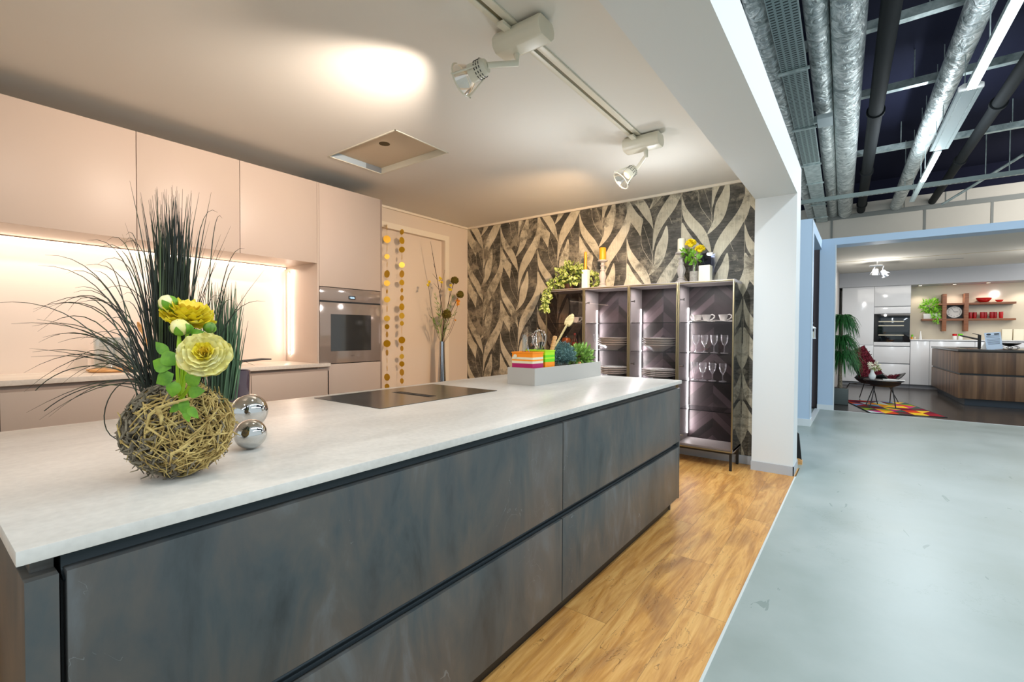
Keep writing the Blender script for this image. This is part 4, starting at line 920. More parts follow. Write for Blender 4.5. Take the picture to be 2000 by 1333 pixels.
# flowers
def petal_fn(c, n, s, ang, L, W, tilt, cup):
    """petal of a rosette: c centre, n flower axis, s side"""
    n = n.normalized(); s = (s-n*s.dot(n)).normalized(); u_ = n.cross(s)
    d = s*math.cos(ang)+u_*math.sin(ang); side = n.cross(d)
    def fn(u, v):
        vv = (v-.5)*2; wd = W*(math.sin(min(1, u*1.02)*PI*.62)**.8)*(1-.25*max(0, u-.8)/.2*abs(vv)**2)
        rad = L*u*(1-.06*vv*vv); lift = math.sin(tilt)*rad+cup*(u**2)*L*.5+.12*L*vv*vv*u
        return c+d*(rad*math.cos(tilt))+side*(wd*vv)+n*(lift+.003*math.sin(vv*7+ang*5)*u)
    return fn
def rosette(b, c, n, R, layers, flat=1.0):
    c = Vector(c); n = Vector(n).normalized(); s = Vector((1, .1, .2))
    for li, (cnt, tilt, rr, wd) in enumerate(layers):
        b.mi = 0 if li < len(layers)*.45 else (1 if li < len(layers)*.75 else 2)
        for k in range(cnt):
            b.grid(petal_fn(c+n*(.003*li), n, s, 2*PI*(k+.5*(li % 2))/cnt+rs.uniform(-.15, .15), R*rr*rs.uniform(.93, 1.05), R*wd, tilt+rs.uniform(-.06, .06), .5), 6, 6)
lay = [(8, -.10, 1.0, .50), (8, .08, .96, .48), (7, .25, .86, .44), (7, .42, .76, .40), (6, .62, .66, .36), (6, .85, .54, .30), (5, 1.05, .44, .25), (5, 1.25, .35, .20), (4, 1.4, .26, .14)]
def flower(nm, c, n, R, layers, mats, stem):
    b = MB(); rosette(b, c, n, R, layers); o = build(nm, b, mats, t, world=False, fix=False)
    build('flower_stem', MB().tube(stem, .0038, 8), M['stemgreen'], t, world=False); return o
flower('ranunculus_bloom', (.134, -.110, .288), (.45, -.85, .35), .050, lay, [M['petalp'], M['petaly'], M['petalc']], bez((.045, -.06, .19), (.09, -.09, .22), (.125, -.10, .283), 8))['label'] = 'large pale yellow ranunculus bloom'
flower('ranunculus_bloom', (.061, -.06, .362), (.35, -.25, .95), .054, lay[:6], [M['petaly'], M['petaly'], M['petalc']], bez((.04, -.05, .19), (.055, -.05, .27), (.061, -.06, .356), 8))['label'] = 'yellow ranunculus bloom seen from the side'
def bud(c, n, R, m, label, stem, green=True):
    b = MB(); c = Vector(c); n = Vector(n).normalized()
    b.lathe([(.001, -R*.9), (R*.55, -R*.75), (R*.95, -R*.2), (R*.95, R*.2), (R*.6, R*.75), (R*.15, R*.95), (.001, R*.9)], c, 18, axis=n)
    o = build('bud', b, m, t, world=False); o['label'] = label; g = MB(); s = Vector((1, .2, .1))
    for k in range(5):
        st = len(g.v); L = R*1.5
        q = Vector((0, 0, 1)).rotation_difference(n).to_matrix(); a = 2*PI*k/5
        def fn(u, v, a=a):
            vv = (v-.5)*1.2*math.sin(PI*min(1, u*.85+.12)); rr = R*1.03*math.sin(PI*(.08+.62*u)); return c+q@Vector((rr*math.cos(a+vv*.8), rr*math.sin(a+vv*.8), -R*math.cos(PI*(.08+.62*u))*.95))
        g.grid(fn, 5, 4)
    build('sepals', g, M['green'], o, world=False, fix=False)
    build('flower_stem', MB().tube(stem, .0032, 8), M['stemgreen'], t, world=False)
bud((.034, -.08, .403), (-.45, -.3, .7), .019, M['petalp'], 'top pale green-yellow bud', bez((.035, -.05, .19), (.06, -.06, .30), (.040, -.075, .388), 10))
bud((.081, -.11, .350), (.05, -.5, .85), .019, M['petalp'], 'round half-open yellow bud below the side-facing bloom', bez((.05, -.07, .20), (.085, -.13, .25), (.078, -.108, .334), 10))
bud((.119, -.07, .350), (.5, -.3, .75), .013, M['herb'], 'small closed green bud on the right', bez((.05, -.04, .19), (.08, -.05, .28), (.114, -.065, .340), 8))
b = MB()
def lf(p_, d, nrm, L, W): b.leaf(p_, d, nrm, L, W, .15, 6)
for px, pz, dx, dz, L, W in ((.055, .262, -1, .45, .042, .036), (.062, .268, -.55, .9, .04, .034), (.06, .25, -.9, -.5, .042, .034), (.065, .235, -.2, -1, .036, .030), (.09, .225, .6, .6, .045, .034), (.09, .21, .8, .1, .04, .028), (.082, .200, .1, -1, .042, .022), (.09, .18, .7, -.7, .035, .018), (.075, .185, -.8, -.6, .03, .016), (.098, .328, .8, .3, .035, .028), (.095, .335, -.2, .9, .028, .024), (.11, .322, .9, -.1, .030, .025), (.085, .175, .3, -1, .03, .016), (.05, .29, -.8, .9, .04, .022)):
    b.leaf((px, -.100, pz), (dx, -.15, dz), (.3, -1, .2), L, W, .1, 6)
build('leaves', b, M['green'], t, world=False, fix=False)

for c, r, lb in (((-1.415, .622, ZI+.0435), .043, 'smaller polished steel ball in front, beside the twig ball'), ((-1.72, .752, ZI+.0605), .060, 'larger polished steel ball behind the smaller one, beside the twig ball')):
    tag(build('steel_ball', MB().sphere(c, r, 48), M['steel']), lb, 'ball', 'polished steel balls on the island')
tag(build('tumbler', MB().lathe([(.036, 0), (.038, .004), (.045, .19), (.042, .19), (.035, .01), (.001, .01)], (-1.93, .80, ZI+.0005), 32, True), M['purple']), 'dark plum glass tumbler standing behind the twig ball and steel balls', 'tumbler')

# ------------------------------------------------------------------ things on the back worktop
tag(build('serving_board', MB().lathe([(.001, .0), (.15, .0), (.165, .010), (.165, .020), (.15, .022), (.001, .018)], (-4.33, .98, 1.0005), 36, squash=1.0), M['wood']), 'round orange-brown wooden tray on the cream worktop in the lit niche', 'tray')
for k, (x, y) in enumerate(((-4.40, .90), (-4.36, 1.0), (-4.28, 1.05), (-4.25, .93))):
    g = build('drinking_glass', MB().lathe([(.030, 0), (.032, .003), (.035, .22), (.033, .22), (.029, .006), (.001, .006)], (0, 0, 0), 24, True), M['clear']); g.location = (x, y, 1.0245)
    tag(g, 'tall clear drinking glass on the wooden tray, %s' % ('leftmost of four', 'second from the left', 'rightmost of four', 'front one, nearest the island')[k], 'glass', 'clear glasses on the wooden tray')
t = thing('utensil_jar', 'clear glass jar with yellow lemon slices behind the tall grass', 'jar', (-4.30, 1.19, 1.0005))
build('glass_wall', MB().lathe([(.05, 0), (.052, .004), (.052, .22), (.049, .22), (.048, .008), (.001, .008)], (-4.30, 1.19, 1.0005), 28, True), M['clear'], t)
b = MB()
for k in range(6): b.lathe([(.001, -.004), (.028, -.004), (.030, 0), (.028, .004), (.001, .004)], (-4.30+U(-.012, .012), 1.19+U(-.012, .012), 1.04+k*.028), 16, axis=(U(-.6, .6), U(-.6, .6), 1))
build('lemon_slices', b, M['yellowp'], t)
spoonx('wooden_spatula', 'orange-brown wooden spatula leaning out of the lemon jar', (-4.29, 1.20, 1.06), (-4.27, 1.11, 1.30), .08, .018, M['wood'], 'spatula')
t = thing('cutting_board', 'slim wooden board leaning on the splashback right of the grass', 'cutting board', (-4.50, 1.76, 1.0005))
bb = B(-.01, .01, -.05, .05, 0, .26).xf(Matrix.Translation((-4.50, 1.76, 1.003))@Matrix.Rotation(-.12, 4, 'Y')); build('board', bb, M['wood'], t, bevel=.004)
t = thing('frying_pan', 'low black pan with a long thin handle on the cream worktop', 'pan', (-4.33, 1.72, 1.0005))
build('pan_body', MB().lathe([(.09, 0), (.10, .004), (.12, .035), (.118, .037), (.095, .008), (.001, .006)], (-4.33, 1.72, 1.0005), 32, True), M['black'], t)
build('handle', MB().tube([(-4.33, 1.83, 1.032), (-4.28, 1.98, 1.045), (-4.27, 2.06, 1.043)], [.012, .010, .006], 8), M['black'], t)

# ------------------------------------------------------------------ disc garlands at the doorway
vdir = Vector((4.6, -3.7, 0)).normalized()
def garland(y, x, zf, rows, label, ppm):
    t = thing('disc_garland', label, 'garland', (x, y, 2.55), 0, 'gold disc garlands')
    build('string', MB().tube([(x, y, 2.55), (x, y, zf(rows[-1][0])-.05)], .0012, 5), M['gold'], t)
    for py, w_, h_ in rows:
        R = h_*ppm; ang = math.acos(max(.06, min(1, w_/h_)))*(1 if (py % 2) else -1)
        n = Matrix.Rotation(ang, 3, 'Z')@vdir
        build('disc', MB().lathe([(.001, -.001), (R, -.001), (R, .001), (.001, .001)], (x, y, zf(py)), 24, axis=n), M['gold'], t, smooth=False)
zf1 = lambda p_: 2.494-((430+p_/4.04)-455)*.00632
zf2 = lambda p_: 2.534-((430+p_/4.04)-455)*.00641
g1 = [(65, 2, 24), (155, 28, 29), (228, 2, 22), (288, 20, 20), (350, 3, 22), (422, 21, 29), (493, 23, 23), (556, 7, 17), (618, 24, 24), (690, 4, 27), (764, 23, 23), (828, 18, 20), (888, 9, 23), (958, 27, 28), (1028, 10, 24), (1090, 2, 20), (1150, 4, 22), (1218, 22, 28), (1290, 18, 22)]
g2 = [(100, 15, 22), (167, 20, 28), (238, 23, 24), (300, 2, 18), (357, 23, 23), (428, 18, 29), (495, 19, 23), (556, 10, 18), (616, 14, 23), (685, 20, 28), (755, 21, 24), (815, 16, 19), (873, 2, 24), (946, 26, 28), (1012, 12, 22), (1075, 18, 20), (1134, 20, 22), (1200, 17, 27), (1268, 14, 22)]
garland(3.585, -4.575, zf1, g1, 'gold disc garland nearest the tall oven cabinet', .00155)
garland(3.812, -4.575, zf2, g2, 'gold disc garland further from the oven cabinet, near mid doorway', .00155)

# ------------------------------------------------------------------ tall silver vase with stems
VX, VY = -4.44, 4.37
t = thing('floor_vase', 'tall slim silver metal floor vase in the doorway corner', 'vase', (VX, VY, 0))
build('vase_body', MB().lathe([(.075, 0), (.078, .004), (.070, .3), (.052, .7), (.038, 1.0), (.033, 1.17), (.029, 1.17), (.034, 1.0), (.048, .7), (.001, .4)], (VX, VY, 0), 28, True), M['chrome'], t)
VM = Vector((VX, VY, 1.12))
def pos(y, z, dx=0): return Vector((VX+dx, y, z))
for (y, z, r, lb) in ((4.61, 2.00, .055, 'highest brown allium head in the silver vase'), (4.72, 1.815, .052, 'middle brown allium head, rightmost in the silver vase'), (4.42, 1.53, .065, 'lowest and largest brown allium head, just above the silver vase')):
    t = thing('allium', lb, 'flower', (VX, VY, 1.1), 0, 'allium heads in the silver vase')
    c = pos(y, z, .04 if z < 1.6 else 0); st = bez(VM, VM+Vector((0, (y-VY)*.3, (z-1.12)*.6)), c, 10)
    build('stem', MB().tube(st, .004, 6), M['stem'], t)
    b = MB(); b.sphere(c, r*.72, 16)
    for i in range(260):
        d = rv(); b.tube([c+d*r*.6, c+d*r*U(.92, 1.05)], [.0022, .0042], 4)
    build('seed_head', b, M['allium'], t, fix=False)
t = thing('bare_twig', 'tall thin bare dark twig rising highest from the silver vase', 'twig', (VX, VY, 1.1)); b = MB()
main = [VM, pos(4.40, 1.45), pos(4.32, 1.85), pos(4.24, 2.15), pos(4.165, 2.46)]
b.tube(main, [.005, .005, .004, .0035, .0015], 6)
for (a, e) in (((4.285, 1.98), (4.20, 2.05)), ((4.25, 2.12), (4.21, 2.18)), ((4.32, 1.85), (4.22, 1.93)), ((4.22, 2.25), (4.19, 2.32)), ((4.33, 1.8), (4.42, 2.12))): b.tube([pos(*a), pos(*e)], [.0028, .0012], 5)
build('branch', b, M['stem'], t, fix=False)
sp = [((4.105, 1.92), .030, 'yellow blossom sprig farthest left of the silver vase'), ((4.325, 1.98), .032, 'yellow blossom sprig beside the bare twig'), ((4.50, 1.90), .034, 'yellow-orange blossom sprig left of the highest allium'), ((4.655, 1.71), .038, 'orange blossom sprig below the middle allium'), ((4.59, 1.46), .024, 'lowest orange blossom sprig, right of the largest allium')]
for i, ((y, z), r, lb) in enumerate(sp):
    t = thing('blossom_sprig', lb, 'flower', (VX, VY, 1.1), 0, 'yellow blossom sprigs in the silver vase')
    c = pos(y, z, .03); build('stem', MB().tube(bez(VM, VM+Vector((0, (y-VY)*.75, (z-1.12)*.4)), c, 8), .0022, 5), M['stem'], t)
    b = MB()
    for k in range(5 if i != 4 else 2):
        cc = c+Vector((0, U(-1, 1)*r*.8, U(-1.2, 1)*r))
        for j in range(7): b.leaf(cc, rv(), rv(), r*.75, r*.55, .2)
    build('blossoms', b, M['orangep'] if i > 2 else M['yellowp'], t, fix=False)
t = thing('leafy_sprig', 'green feathery sprigs around the mouth of the silver vase', 'foliage', (VX, VY, 1.1)); b = MB()
for k in range(9):
    y = U(4.15, 4.62); z = U(1.35, 1.78); c = pos(y, z, U(-.02, .04)); st = bez(VM, VM+Vector((0, (y-VY)*.4, (z-1.12)*.7)), c, 8); b.tube(st, .0018, 4)
    for p_ in st[3:]:
        for j in range(3): b.leaf(p_, (c-VM).normalized()+rv()*.8, rv(), .06, .008, .2)
build('foliage', b, M['herb'], t, fix=False)

# ------------------------------------------------------------------ hall beyond the booth
def HX(x, y): return x-math.tan(HA)*y          # hall lines drift towards -x with y
struct('ceiling', B(-7, 9, 4.2, 17.2, 5.7, 5.8), M['hallceil'], smooth=False)
# rear cladding wall of the hall with seams and a grey band
mb = B(-7, 9, 17.0, 17.15, 0, 5.12); mb.mi = 1
mb.box(-7, 9, 16.98, 17.0, 4.70, 4.83)
for x in (-.78, 1.32, 2.62, 4.6): mb.box(x, x+.05, 16.985, 17.0, 3.0, 4.70)
for x in (-.3, .9, 1.75, 2.15): mb.box(x, x+.02, 16.99, 17.0, 4.83, 5.12)
struct('wall_hall', mb, [M['hallwall'], M['hallgrey']], smooth=False)
struct('trim_4', B(-7, 9, 17.0, 17.2, 5.12, 5.7), M['hallceil'], smooth=False)
def pipe(name, label, x0, r, m, y0=3.2, y1=16.97, z=4.9, group=None, collars=(), drift=math.tan(HA)):
    xx = lambda y: x0-drift*(y-5.7)
    t = thing(name, label, 'pipe', (x0, 5.7, z), 0, group)
    N = 40; b = MB(); b.tube([(xx(y0+(y1-y0)*i/N), y0+(y1-y0)*i/N, z) for i in range(N+1)], r, 20)
    build('pipe_run', b, m, t)
    for y in collars:
        b = MB(); b.tube([(xx(y-.05), y-.05, z), (xx(y-.04), y-.04, z), (xx(y+.04), y+.04, z), (xx(y+.05), y+.05, z)], [r+.004, r+.025, r+.025, r+.004], 20); build('collar', b, m, t)
    return t
M['lag'] = mat('black_pipe_lagging', '#171a1c', .75, spec=.2)
pipe('foil_duct', 'leftmost silver foil-wrapped duct, half hidden by the cable tray', -.96, .13, M['foil'], group='foil-wrapped ceiling ducts')
pipe('foil_duct', 'slim silver foil-wrapped duct right of the cable tray', -.44, .12, M['foil'], group='foil-wrapped ceiling ducts')
pipe('foil_duct', 'thickest silver foil-wrapped duct, left of the black pipe', -.145, .175, M['foil'], group='foil-wrapped ceiling ducts')
pipe('black_pipe', 'black lagged pipe between the thickest foil duct and the far right foil duct', .235, .10, M['lag'], collars=(9.6, 13.0, 16.2))
pipe('foil_duct', 'rightmost silver foil-wrapped duct, close to the strip light', 1.02, .135, M['foil'], group='foil-wrapped ceiling ducts')
pipe('black_pipe', 'slim black lagged pipe at the right edge behind the strip light', 1.78, .085, M['lag'], collars=(10.4, 13.3))
# cable tray
ang = math.tan(HA)
t = thing('cable_tray', 'wide perforated galvanised cable tray running between the foil ducts', 'cable tray', (-.70, 5.5, 4.66), HA)
build('tray_bed', B(-.135, .135, -2.5, 5.4, 0, .004), M['perf'], t, world=False, smooth=False)
build('tray_bed', B(-.135, .135, 5.4, 11.4, 0, .004), M['galv'], t, world=False, smooth=False)['label'] = 'plain unperforated far section'
build('tray_side', B(-.139, -.135, -2.5, 11.4, 0, .07), M['galv'], t, world=False); build('tray_side', B(.135, .139, -2.5, 11.4, 0, .07), M['galv'], t, world=False)
for y in (1.45, 3.5, 5.5, 6.9, 9.0, 10.6): build('tray_bracket', B(-.17, .17, y-.02, y+.02, -.03, 0), M['galv'], t, world=False, bevel=.003)
# cross struts
for k, (y, z, lb) in enumerate(((7.5, 5.14, 'nearest galvanised cross strut above the ducts'), (9.55, 5.14, 'second galvanised cross strut above the ducts'), (12.6, 5.14, 'third galvanised cross strut above the ducts'))):
    t = thing('cross_strut', lb, 'strut', (1, y, z), 0, 'galvanised cross struts')
    build('rail', MB().prism([(y-.05, z), (y-.05, z+.11), (y-.045, z+.11), (y-.045, z+.006), (y-.015, z+.006), (y-.015, z+.03), (y+.015, z+.03), (y+.015, z+.006), (y+.045, z+.006), (y+.045, z+.11), (y+.05, z+.11), (y+.05, z)], -1.6, 4.6, 'x'), M['galv'], t)
    for x in (-.3, .6, 2.2): build('hanger_rod', MB().tube([(x, y, z+.03), (x, y, 5.70)], .008, 6), M['galv'], t)
t = thing('perforated_strut', 'long perforated galvanised strut crossing below the ducts near the rear wall', 'strut', (.7, 13.9, 4.56))
build('rail', MB().box(-1.5, 4.0, 13.86, 13.94, 4.575, 4.58).box(-1.5, 4.0, 13.855, 13.86, 4.575, 4.67), M['perf2'], t, smooth=False)
for x in (-.6, .75, 2.05, 2.4): build('hanger_rod', MB().tube([(x, 13.9, 4.58), (x, 13.9, 5.70)], .009, 6), M['galv'], t)
t = thing('diagonal_brace', 'thin grey diagonal brace in front of the rear cladding', 'brace', (1.9, 15.5, 4.45))
build('bar', MB().tube([(1.55, 15.6, 4.50), (2.65, 14.2, 5.05)], .03, 8), M['galv'], t)
# strip lights
LZ = 4.20
def hxl(y): return 1.04-ang*(y-6)
def strip(name, label, y0, y1, w_, lit, group=None, cat='strip light'):
    t = thing(name, label, cat, (hxl((y0+y1)/2), (y0+y1)/2, LZ), HA, group); h = (y1-y0)/2
    if lit:
        build('housing', B(-w_/2, w_/2, -h, h, .0, .05), M['galv'], t, world=False, bevel=.004)
        build('diffuser', MB().prism([(-w_*.42, 0), (-w_*.36, -.022), (w_*.36, -.022), (w_*.42, 0)], -h+.01, h-.01, 'y'), M['tube'], t, world=False)
    else:
        build('housing', MB().prism([(-w_/2, 0), (-w_/2, .05), (-w_*.3, .075), (w_*.3, .075), (w_/2, .05), (w_/2, 0)], -h, h, 'y'), mat('strip_housing_grey', '#b6c2c2', .45), t, world=False, bevel=.004)
        build('end_cap', MB().prism([(-w_/2-.004, -.006), (-w_/2-.004, .05), (-w_*.3, .08), (w_*.3, .08), (w_/2+.004, .05), (w_/2+.004, -.006)], -h-.04, -h, 'y'), M['porcelain'], t, world=False, bevel=.01)
        for k in (-.3, .3): build('ridge', B(w_*k-.004, w_*k+.004, -h+.02, h-.02, -.005, .0), M['galv'], t, world=False)
    for y in (-h*.7, h*.7): build('suspension_chain', MB().tube([(0, y, .06), (0, y, 1.49)], .006, 6), M['galv'], t, world=False)
    return t
strip('strip_light', 'long bright white strip light nearest the camera under the hall ceiling', 2.2, 7.66, .10, True, 'hall strip lights')
strip('strip_light', 'unlit wide grey strip light housing between the two bright sections', 7.72, 9.95, .22, False)
strip('strip_light', 'short bright white strip light at the far end, beyond the unlit housing', 10.0, 11.75, .085, True, 'hall strip lights')
t = strip('mounting_rail', 'slim unlit grey mounting rail continuing beyond the far strip light', 11.8, 13.5, .08, False, cat='rail')
t = thing('wireless_box', 'small light grey box hanging beside the slim foil duct', 'box', (-.50, 8.8, 4.60), HA)
build('casing', B(-.10, .10, -.19, .19, 0, .07), mat('grey_casing', '#a9b4b6', .4), t, world=False, bevel=.01); build('mount', B(-.15, -.10, -.03, .03, .02, .12), M['galv'], t, world=False)
# blue booth A beyond the pillar
struct('wall_blue', MB().box(-3.6, -.556, 7.672, 7.925, 0, 2.893).box(-.68, -.556, 7.925, 9.54, 2.735, 2.893), M['bluew'], smooth=False)
struct('baseboard_blue', MB().box(-3.6, -.550, 7.664, 7.672, 0, .10).box(-.556, -.548, 7.672, 7.925, 0, .10), M['whitebase'], smooth=False)
struct('trim_5', B(-.556, -.552, 7.668, 7.68, .1, 2.893), M['whitebase'], smooth=False)
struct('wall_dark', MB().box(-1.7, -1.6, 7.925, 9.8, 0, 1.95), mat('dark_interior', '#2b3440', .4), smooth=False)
struct('wall_plum', MB().box(-1.7, -1.6, 7.925, 9.8, 1.95, 2.8).box(-3.6, -.6, 9.8, 9.9, 0, 2.8), mat('grey_plum_wall', '#7d6f70', .6), smooth=False)
struct('trim_6', B(-.62, -.548, 7.93, 9.54, -.01, .012), M['whitebase'], smooth=False)
t = thing('lantern', 'small white hanging lantern with a candle in the blue booth opening', 'lantern', (-.575, 8.17, 1.22))
b = MB()
for x in (-.615, -.545):
    for y in (8.135, 8.205): b.box(x-.004, x+.004, y-.004, y+.004, 1.235, 1.37)
build('frame', b.box(-.625, -.535, 8.125, 8.215, 1.222, 1.236).box(-.625, -.535, 8.125, 8.215, 1.37, 1.382), M['porcelain'], t)
build('roof', MB().lathe([(.05, 1.382), (.012, 1.41), (.001, 1.412)], (-.58, 8.17, 0), 4, True), M['porcelain'], t)
build('hook', MB().tube([(-.58, 8.17, 1.41), (-.58, 8.17, 1.45), (-.556, 8.0, 1.45), (-.553, 7.925, 1.45)], .004, 6), M['porcelain'], t)
build('candle', MB().lathe([(.020, 1.237), (.020, 1.33), (.001, 1.33)], (-.58, 8.17, 0), 16, True), M['candlew'], t)
# blue portal B
PY = 9.545
struct('wall_portal', MB().box(-.585, -.362, PY, PY+.35, 0, 2.792).box(-.585, 7, PY, PY+.35, 2.792, 2.905), M['bluew'], smooth=False)
struct('baseboard_portal', B(-.589, -.362, PY-.008, PY, 0, .085), M['whitebase'], smooth=False)
struct('trim_7', MB().box(-.366, -.352, PY-.003, PY+.03, 0, 2.792), M['whitebase'], smooth=False)
# A-frame edge peeking out behind the pillar
t = thing('floor_stand', 'black slanted floor stand with a wooden foot peeking out behind the pillar', 'stand', (-.60, 5.40, 0))
build('board', MB().prism([(-.62, .04), (-.452, .04), (-.478, .30), (-.62, .42)], 5.39, 5.41, 'y'), M['black'], t)
build('foot', MB().prism([(-.64, 0), (-.448, 0), (-.447, .035), (-.465, .055), (-.64, .055)], 5.37, 5.43, 'y'), M['wood'], t)

# ------------------------------------------------------------------ far kitchen
struct('ceiling', B(-.60, 7, PY+.35, 15.3, 2.83, 2.9), M['ceil'], smooth=False)
struct('trim_8', MB().box(-.6, 7, 12.2, 12.24, 2.822, 2.83), M['trimw'], smooth=False)
struct('wall_kitchen_left', B(-.62, -.46, PY+.35, 15.3, 0, 2.83), mat('far_wall_grey', '#a9a6a4', .6), smooth=False)
struct('wall_kitchen_rear', B(-.6, 7, 15.2, 15.3, 0, 2.83), M['beige'], smooth=False)
struct('trim_9', B(-.46, 7, 14.56, 15.2, 2.47, 2.83), M['soffit'], smooth=False)
for k, x in enumerate((1.12, 1.72, 2.28, 2.86)):
    t = thing('downlight', 'small round warm downlight in the far kitchen soffit, %s' % ('first from the left', 'second from the left', 'third from the left', 'rightmost')[k], 'downlight', (x, 14.85, 2.455), 0, 'far kitchen downlights')
    build('ring', MB().lathe([(.05, 2.470), (.05, 2.462), (.038, 2.460), (.038, 2.470)], (x, 14.85, 0), 20), M['chrome'], t)
    build('lens', MB().lathe([(.037, 2.4655), (.001, 2.4655)], (x, 14.85, 0), 20), M['dl'], t)
def face(name, x0, x1, z0, z1, t, y=14.60): return build(name, B(x0+.003, x1-.003, y, y+.02, z0, z1), M['whitegl'], t, bevel=.002)
t = thing('tall_unit', 'white gloss tall cabinet left of the far oven', 'cabinet', (-.1, 14.9, 0))
build('carcass', B(-.40, .25, 14.62, 15.19, .09, 2.47), M['shadowgrey'], t); build('plinth', B(-.40, .25, 14.66, 15.19, 0, .09), M['shadowgrey'], t)
face('door', -.40, .25, 1.02, 2.465, t); face('door', -.40, .25, .095, 1.012, t)
t = thing('oven_unit', 'white gloss tall cabinet holding the black far oven', 'cabinet', (.6, 14.9, 0))
build('carcass', MB().box(.25, .94, 14.622, 15.19, .09, 1.10), M['shadowgrey'], t); build('upper_carcass', B(.25, .94, 14.622, 15.19, 1.79, 2.47), M['shadowgrey'], t)
build('plinth', B(.25, .94, 14.66, 15.19, 0, .09), M['shadowgrey'], t)
face('door', .25, .94, 1.975, 2.465, t); face('flap', .25, .94, 1.795, 1.955, t); face('flap', .25, .94, 1.01, 1.098, t); face('drawer', .25, .94, .59, .985, t); face('drawer', .25, .94, .095, .565, t)
t = thing('far_oven', 'black glass oven with three light rack lines in the far kitchen', 'oven', (.62, 14.9, 1.1))
build('housing', B(.262, .93, 14.62, 15.1, 1.102, 1.788), M['black'], t); build('door', B(.266, .93, 14.598, 14.62, 1.105, 1.785), mat('black_oven_glass', '#14181c', .05, spec=.9), t, bevel=.002)
for z in (1.60, 1.50, 1.27): build('rack', B(.34, .82, 14.594, 14.598, z-.012, z+.012), mat('rack_pale', '#cfc8b4', .4), t)  # plain pale bars on the door face, not emitting
for k, (x0, x1, lb) in enumerate(((.945, 1.29, 'white narrow base cabinet right of the far oven'), (1.29, 2.05, 'white base cabinet behind the far wooden island'), (2.05, 3.3, 'white base cabinet at the right edge behind the far island'))):
    t = thing('far_base_cabinet', lb, 'cabinet', ((x0+x1)/2, 14.9, 0), 0, 'white base cabinets of the far kitchen')
    build('carcass', B(x0, x1, 14.62, 15.19, .09, 1.14), M['shadowgrey'], t); build('plinth', B(x0, x1, 14.66, 15.19, 0, .09), M['shadowgrey'], t); face('door', x0, x1, .095, 1.13, t)
tag(build('far_worktop', B(.945, 3.3, 14.585, 15.195, 1.145, 1.172), M['whitegl'], bevel=.003), 'white worktop of the far kitchen below the wooden shelves', 'worktop')
# walnut shelf unit
SY0, SY1 = 14.93, 15.198
t = thing('wall_shelf', 'walnut wall shelf of two uprights and two long boards in the far kitchen', 'shelf', (2.0, 15.06, 1.36))
for x in (1.53, 1.905): build('upright', B(x, x+.075, SY0, SY1, 1.37, 2.25), M['walnut'], t, bevel=.002)
for z in (1.985, 1.62):
    for a, b_ in ((1.17 if z < 1.8 else 1.45, 1.53), (1.605, 1.905), (1.98, 2.74)): build('board', B(a, b_, SY0+.01, SY1, z, z+.045), M['walnut'], t, bevel=.002)
t = thing('wall_clock', 'round white clock on a black square, framed by the walnut shelf', 'clock', (1.755, 15.1, 1.82))
build('backing', B(1.607, 1.903, 15.13, 15.19, 1.668, 1.983), M['black'], t)
RY = Matrix(((1, 0, 0, 0), (0, 0, -1, 0), (0, 1, 0, 0), (0, 0, 0, 1)))
ck = build('dial', MB().lathe([(.001, 0), (.135, 0), (.135, .02), (.001, .022)], (1.757, 15.13, 1.825), 40, axis=(0, -1, 0)), M['porcelain'], t)
b = MB()
for i in range(12):
    a = PI/6*i; tx = text_mb(str(i if i else 12), .036); tx.xf(Matrix.Translation((1.757+.105*math.sin(a), 15.1065, 1.825+.105*math.cos(a)))@RY); b.add(tx.v, tx.f)
build('numerals', b, mat('numeral_grey', '#44484f', .5), ck, fix=False)
build('hour_hand', MB().tube([(1.757, 15.104, 1.825), (1.757+.065, 15.104, 1.828)], .004, 5), M['black'], t)
build('minute_hand', MB().tube([(1.757, 15.104, 1.825), (1.757-.05, 15.104, 1.825+.085)], .003, 5), M['black'], t)
for x, r, lb in ((2.24, .135, 'large red ceramic bowl on the upper walnut board'), (2.49, .068, 'small red ceramic bowl beside the large red bowl')):
    tag(build('bowl', MB().lathe([(r*.3, 0), (r*.6, r*.12), (r*.9, r*.5), (r, r*.78), (r*.96, r*.78), (r*.85, r*.5), (r*.55, r*.18), (.001, r*.1)], (x, 15.05, 2.0305), 32, True), M['red']), lb, 'bowl')
for k, x in enumerate((2.02, 2.10, 2.215, 2.27, 2.37, 2.43, 2.52)):
    g = build('red_tumbler', MB().lathe([(.028, 0), (.034, .02), (.037, .10), (.036, .145), (.033, .145), (.033, .02), (.001, .012)], (0, 0, 0), 20, True), M['redglass'] if k < 6 else M['red']); g.location = (x, 15.03+.04*(k % 2), 1.6655)
    tag(g, 'red glass tumbler on the lower walnut board, %s' % ('darkest, against the clock upright', 'second from the clock upright', 'front one of the middle pair', 'rear one of the middle pair', 'front one of the right pair', 'rear one of the right pair', 'single bright red one at the right end')[k], 'tumbler', 'red tumblers on the walnut shelf')
t = thing('hanging_fern', 'bright lime green fern in a white planter on the left walnut board', 'plant', (1.33, 15.05, 1.666))
build('planter', B(1.20, 1.50, 14.96, 15.12, 1.666, 1.79), M['porcelain'], t, bevel=.004)
b = MB(); foliage(b, (1.33, 15.02, 1.96), (.18, .09, .17), 330, .09, .022, .1, .5); foliage(b, (1.43, 14.93, 1.70), (.05, .03, .16), 90, .075, .02, -.9, .3)
build('fronds', b, M['fern'], t, fix=False)
